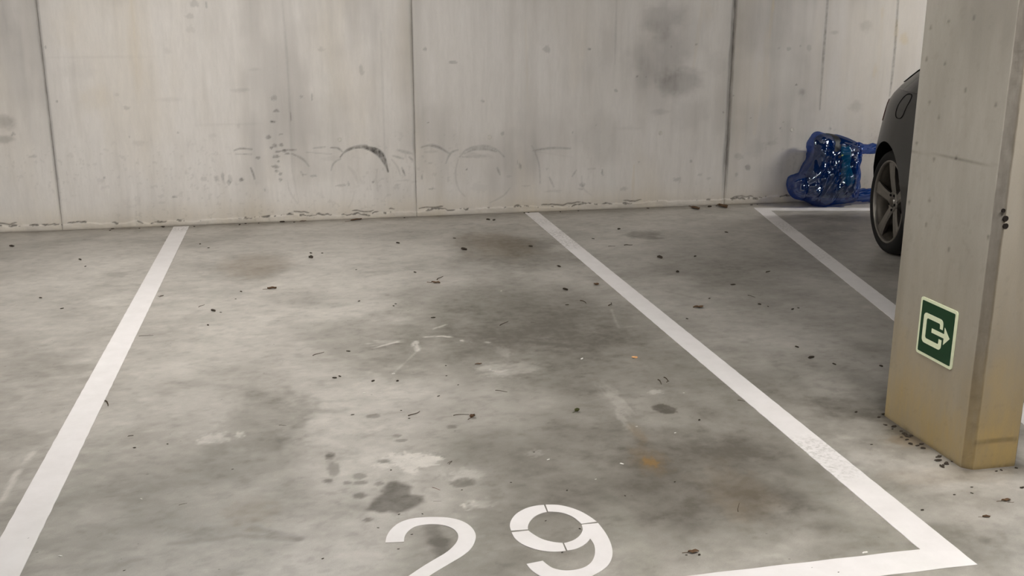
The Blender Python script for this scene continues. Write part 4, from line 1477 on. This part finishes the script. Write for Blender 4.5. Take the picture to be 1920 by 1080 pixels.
def crumb_mesh(i, mat, flat=.45):
    r = random.Random(i)
    bm = bmesh.new()
    bmesh.ops.create_icosphere(bm, subdivisions=2, radius=.5)
    for v in bm.verts:
        v.co *= 1 + r.uniform(-.28, .28)
        v.co.y *= .7
        v.co.z = max(v.co.z * flat, -.12) + .12
    me = bpy.data.meshes.new('crumb')
    bm.to_mesh(me)
    bm.free()
    me.materials.append(mat)
    return me


TW = [twig_mesh(1, M['twig'], .08), twig_mesh(2, M['twig'], .25), twig_mesh(3, M['twig'], -.18), twig_mesh(4, M['twig'], .05, True), twig_mesh(5, M['twig_red'], .06)]
LF = [leaf_mesh(1, M['leaf']), leaf_mesh(2, M['leaf'], .5), leaf_mesh(3, M['leaf'], .15, False), leaf_mesh(4, M['leaf_green'], .6)]
CR = [crumb_mesh(k, M['crumb'], .35 + .1 * (k % 3)) for k in range(5)]
CH = [crumb_mesh(k + 20, M['chip'], .3) for k in range(3)]
TAN = crumb_mesh(40, M['tan'], .4)


def put(name, me, px, py, wpx, slope, label, cat, group=None, thick=1.0):
    """lay a small thing on the floor; wpx its length as the photograph shows it, slope its rise in the picture (degrees)"""
    c = fl(px, py)
    a = math.radians(slope)
    e = fl(px + math.cos(a) * wpx / 2, py - math.sin(a) * wpx / 2)
    d = e - c
    L = min(max(1.75 * d.length, .007), .30)
    o = link(bpy.data.objects.new(name, me))
    # on painted lines the thing lies on the paint
    o.location = (c.x, c.y, PT if False else .0005)
    o.rotation_euler = (0, 0, math.atan2(d.y, d.x))
    o.scale = (L, L * thick, min(L, .06) * thick)
    tag(o, label, cat, group)
    return o


tw_shared = 'short thin dark twig lying on the concrete floor'
for px, py, w_, sl, k, lab, th in [
        (274, 630, 31, 3, 0, 'straight dark twig touching the right edge of the left bay line', .35),
        (303, 556, 10, 20, 3, 'small hooked twig just right of the left bay line', 1),
        (378, 574, 14, 22, 0, None, .6), (200, 757, 13, -60, 0, 'short brown twig at the edge of the left bay line, nearer the camera', .8),
        (245, 818, 13, 10, 3, 'forked V-shaped twig right of the left bay line', .9), (343, 946, 18, 14, 1, None, .5),
        (597, 664, 26, 17, 0, 'slanting thin twig in the middle of the bay, left of the pale scratches', .5),
        (825, 522, 15, 30, 0, 'short slanting twig beside the brown leaf behind the pale scratches', .8),
        (530, 798, 16, -3, 0, None, .5), (776, 776, 26, 22, 2, 'bent dark twig left of the curled leaf in the bay centre', .7),
        (865, 779, 34, 4, 1, 'long curved twig with a curled leaf at its right end', .5),
        (940, 734, 26, -8, 0, None, .5), (945, 607, 20, 25, 0, None, .5), (1093, 567, 14, -25, 1, None, .8), (1143, 571, 8, 50, 2, None, 1),
        (1147, 462, 15, 3, 0, None, .6), (1178, 460, 18, 2, 0, None, .9), (1409, 556, 16, -15, 0, None, .6), (1440, 510, 10, 18, 0, None, .9),
        (1237, 717, 12, -55, 0, 'left one of two short parallel twigs beside the right bay line', .8), (1247, 713, 12, -60, 1, 'right one of two short parallel twigs beside the right bay line', .8),
        (1390, 752, 16, -8, 0, 'dark twig touching the left edge of the right bay line', .8), (1385, 952, 18, 80, 0, None, .4),
        (818, 917, 18, -18, 4, 'thin reddish twig above the painted digits', .5), (845, 868, 9, 45, 3, None, .8), (1000, 605, 12, -5, 0, None, .4), (820, 940, 18, 2, 0, None, .25),
        (1895, 942, 14, 0, 2, None, .7)]:
    put('twig', TW[k], px, py, w_, sl, lab or tw_shared, 'twig', 'thin dark twigs on the floor' if lab is None else None, th * .9)
for px, py, w_, sl, k, lab, th in [
        (510, 542, 20, 4, 1, 'flat dark brown leaf lying alone right of the left bay line', .7),
        (817, 531, 19, -4, 0, 'dark curled leaf with a twig above it in the rear of the bay', .8),
        (886, 783, 11, 30, 1, 'small curled brown leaf at the end of a long twig', 1.1),
        (1082, 772, 10, 20, 3, 'tiny withered green leaf in the middle of the bay', 1.3),
        (897, 683, 15, 3, 2, 'small dark leaf fragment beside the short white scratch', .7),
        (1118, 534, 10, -20, 2, 'small triangular leaf fragment left of the right bay line', 1.2),
        (1309, 577, 22, 3, 2, 'torn brown leaf on the floor right of the right bay line', .9),
        (1300, 1036, 24, 5, 0, 'brown dry leaf with a stem near the painted front line', .8),
        (1886, 939, 20, 6, 0, 'crumbled brown leaf in front of the pillar', .7), (1849, 970, 17, 0, 1, 'brown dry leaf nearest the right picture edge', .7),
        (1355, 388, 20, -18, 1, 'large brown leaf at the foot of the wall left of the blue bag', .8), (1304, 391, 16, -20, 0, 'clump of dead leaf at the wall foot beside a larger leaf', .8),
        (668, 413, 24, 8, 1, 'rolled brown leaf at the wall foot between the two long bay lines', .5), (568, 415, 14, 2, 2, 'flat brown scrap at the foot of the wall', .6)]:
    put('dry_leaf', LF[k], px, py, w_, sl, lab, 'leaf', None, th * .9)
rs = random.Random(12)
OWN = {(22, 462): 'dark crumb at the far left edge, just below the wall foot', (1520, 671): 'largest dark pebble between the right bay line and the pillar',
       (812, 596): 'curled black crumb just behind the pale forked scratches', (529, 416.5): 'black crumb at the wall foot below the dabbed scuff marks',
       (53, 1010): 'small dark crumb on the near end of the left bay line', (1023, 977): 'tiny dark crumb inside the loop of the painted 9',
       (772, 1002.5): 'tiny dark crumb under the arch of the painted 2', (733, 882): 'tiny dark crumb beside the pale lime bloom', (1572, 1074): 'larger dark speck on the painted front line',
       (1522, 1065): 'smaller dark speck on the painted front line', (116, 579): 'nearer of two dark crumbs left of the left bay line', (76, 559): 'farther of two dark crumbs left of the left bay line',
       (1374, 534): 'dark crumb behind the torn leaf, right of the right bay line', (1424, 571): 'round dark crumb right of the torn brown leaf', (870, 468): 'dark oval crumb beside the brownish stain near the wall',
       (252, 840): 'small dark crumb just below the forked twig', (1652, 687): 'dark crumb touching the left edge of the pillar in view', (627, 709): 'dark crumb in the bay below the slanting twig',
       (1564, 683): 'small dark crumb right of the largest pebble'}


def crumb_label(px, py):
    if (px, py) in OWN:
        return OWN[(px, py)], None
    c = fl(px, py)
    if c.y > 7.1:
        z = ('tiny dark crumb of grit at the foot of the concrete wall', 'grit along the wall foot')
    elif abs(c.x - PX0) < .12 and PY0 - .12 < c.y < PY1 + .1 or (c.x > PX0 - .05 and c.y < PY1):
        z = ('tiny dark crumb of grit around the foot of the pillar', 'grit around the pillar foot')
    elif c.x < XL:
        z = ('tiny dark crumb on the floor left of the left bay line', 'crumbs left of the numbered bay')
    elif c.x > XR:
        z = ('tiny dark crumb on the floor between right bay line and pillar', 'crumbs right of the numbered bay')
    elif c.y > 4.6:
        z = ('tiny dark crumb in the rear half of the numbered bay', 'crumbs in the rear of the bay')
    elif c.y > 3.3:
        z = ('tiny dark crumb in the middle of the numbered bay', 'crumbs in the middle of the bay')
    else:
        z = ('tiny dark crumb near the painted number', 'crumbs near the painted number')
    return z


cl_lab = 'tiny dark crumb of dirt lying on the concrete floor'
for px, py, w_ in [(22, 462, 9), (150, 487, 6), (76, 559, 7), (116, 579, 8), (400, 583, 8), (414, 586, 5), (390, 610, 4), (252, 840, 7), (233, 1070, 5), (53, 1010, 6), (583, 483, 8), (583, 475, 5),
                   (604, 475, 5), (870, 468, 11), (812, 596, 10), (653, 659, 9), (627, 709, 10), (637, 706, 5), (699, 715, 7), (745, 715, 6), (661, 778, 8), (915, 412, 9), (926, 413, 6), (995, 462, 9),
                   (1063, 572, 8), (1048, 500, 8), (1060, 543, 10), (1237, 483, 12), (1362, 436, 8), (1374, 534, 11), (1424, 571, 8), (1497, 578, 5), (1486, 580, 5), (1520, 671, 13), (1564, 683, 8),
                   (1652, 687, 9), (1494, 651, 8), (1311, 788, 5), (1605, 773, 5), (1673, 805, 5), (1634, 834, 6), (1707, 833, 11), (1730, 841, 12), (1707, 817, 12), (1656, 777, 9), (1700, 825, 8),
                   (1720, 836, 8), (1690, 820, 7), (1785, 866, 8), (1522, 1065, 4), (1572, 1074, 5), (1822, 925, 7), (1789, 928, 6), (1729, 957, 8), (1877, 882, 7), (1868, 884, 5), (1822, 914, 6), (1916, 915, 8),
                   (1905, 878, 8), (529, 416.5, 11), (412, 420, 8), (305, 425, 9), (306, 426, 6), (1330, 388, 8), (733, 882, 4), (709, 990, 4), (747, 1030, 5), (772, 1002.5, 4), (1023, 977, 4), (1172, 930, 4), (1063, 920, 4),
                   (1087, 992, 5), (1054, 1036, 4), (767, 785, 5), (752, 770, 4), (822, 743, 6), (837, 705, 4), (859, 722, 4), (1001, 848, 4), (866, 919, 4), (748, 965, 5), (792, 964, 4), (778, 511, 5), (668, 506, 4), (746, 456, 7),
                   (852, 447, 6), (673, 565, 5), (742, 570, 5), (738, 574, 4), (442, 561, 4), (452, 547, 5), (1440, 575, 4), (1330, 560, 4), (1270, 510, 5), (1303, 481, 5), (1160, 430, 6), (1112, 448, 6), (1288, 598, 6),
                   (1311, 1041, 6), (1287, 1041, 5), (958, 905, 3), (1253, 715, 3), (1265, 904, 4), (836, 686, 4), (605, 1048, 5), (436, 880, 4), (314, 833, 4), (160, 500, 4), (391, 465, 5), (375, 458, 4)]:
    lab_, grp_ = crumb_label(px, py)
    put('crumb', CR[rs.randrange(5)], px, py, w_ * .95, rs.uniform(-25, 25), lab_, 'crumb', grp_, rs.uniform(.5, .85))
for px, py, w_ in [(113, 1043, 9), (265, 936, 5), (1622, 1036.6, 11), (1028, 862, 6), (1166, 870, 9), (1282, 737, 4), (1266, 812, 4), (683, 737, 6), (738, 701, 7), (1117, 899, 4), (1194, 800, 5), (940, 546, 4)]:
    put('paint_chip', CH[rs.randrange(3)], px, py, w_, rs.uniform(-20, 20), 'tiny white chip lying on the concrete floor', 'chip', 'white chips on the floor', .6)
put('white_curl', CH[1], 1091, 673, 5, 40, 'small curled white shaving left of the tan paper scrap', 'chip', None, .6)
put('paper_scrap', TAN, 1190, 671, 12, -5, 'small tan and orange paper scrap left of the right bay line', 'scrap', None, .9)
# grit banked up against the side of the pillar foot and along the wall
rs2 = random.Random(5)
for k in range(34):
    t = rs2.random()
    o = link(bpy.data.objects.new('crumb', CR[rs2.randrange(5)]))
    if k < 16:
        o.location = (PX0 - .012 - abs(rs2.gauss(0, .02)), lerp(PY0 + .03, PY1, t), .0005)
    else:
        o.location = (rs2.uniform(-1.9, 3.6), WALL_Y - .03 - abs(rs2.gauss(0, .02)), .0005)
    s_ = rs2.uniform(.010, .024)
    o.scale = (s_, s_ * .8, s_ * .7)
    o.rotation_euler = (0, 0, rs2.uniform(0, 6.28))
    tag(o, 'tiny dark crumb of grit around the foot of the pillar' if k < 16 else 'tiny dark crumb of grit at the foot of the concrete wall', 'crumb', 'grit around the pillar foot' if k < 16 else 'grit along the wall foot')
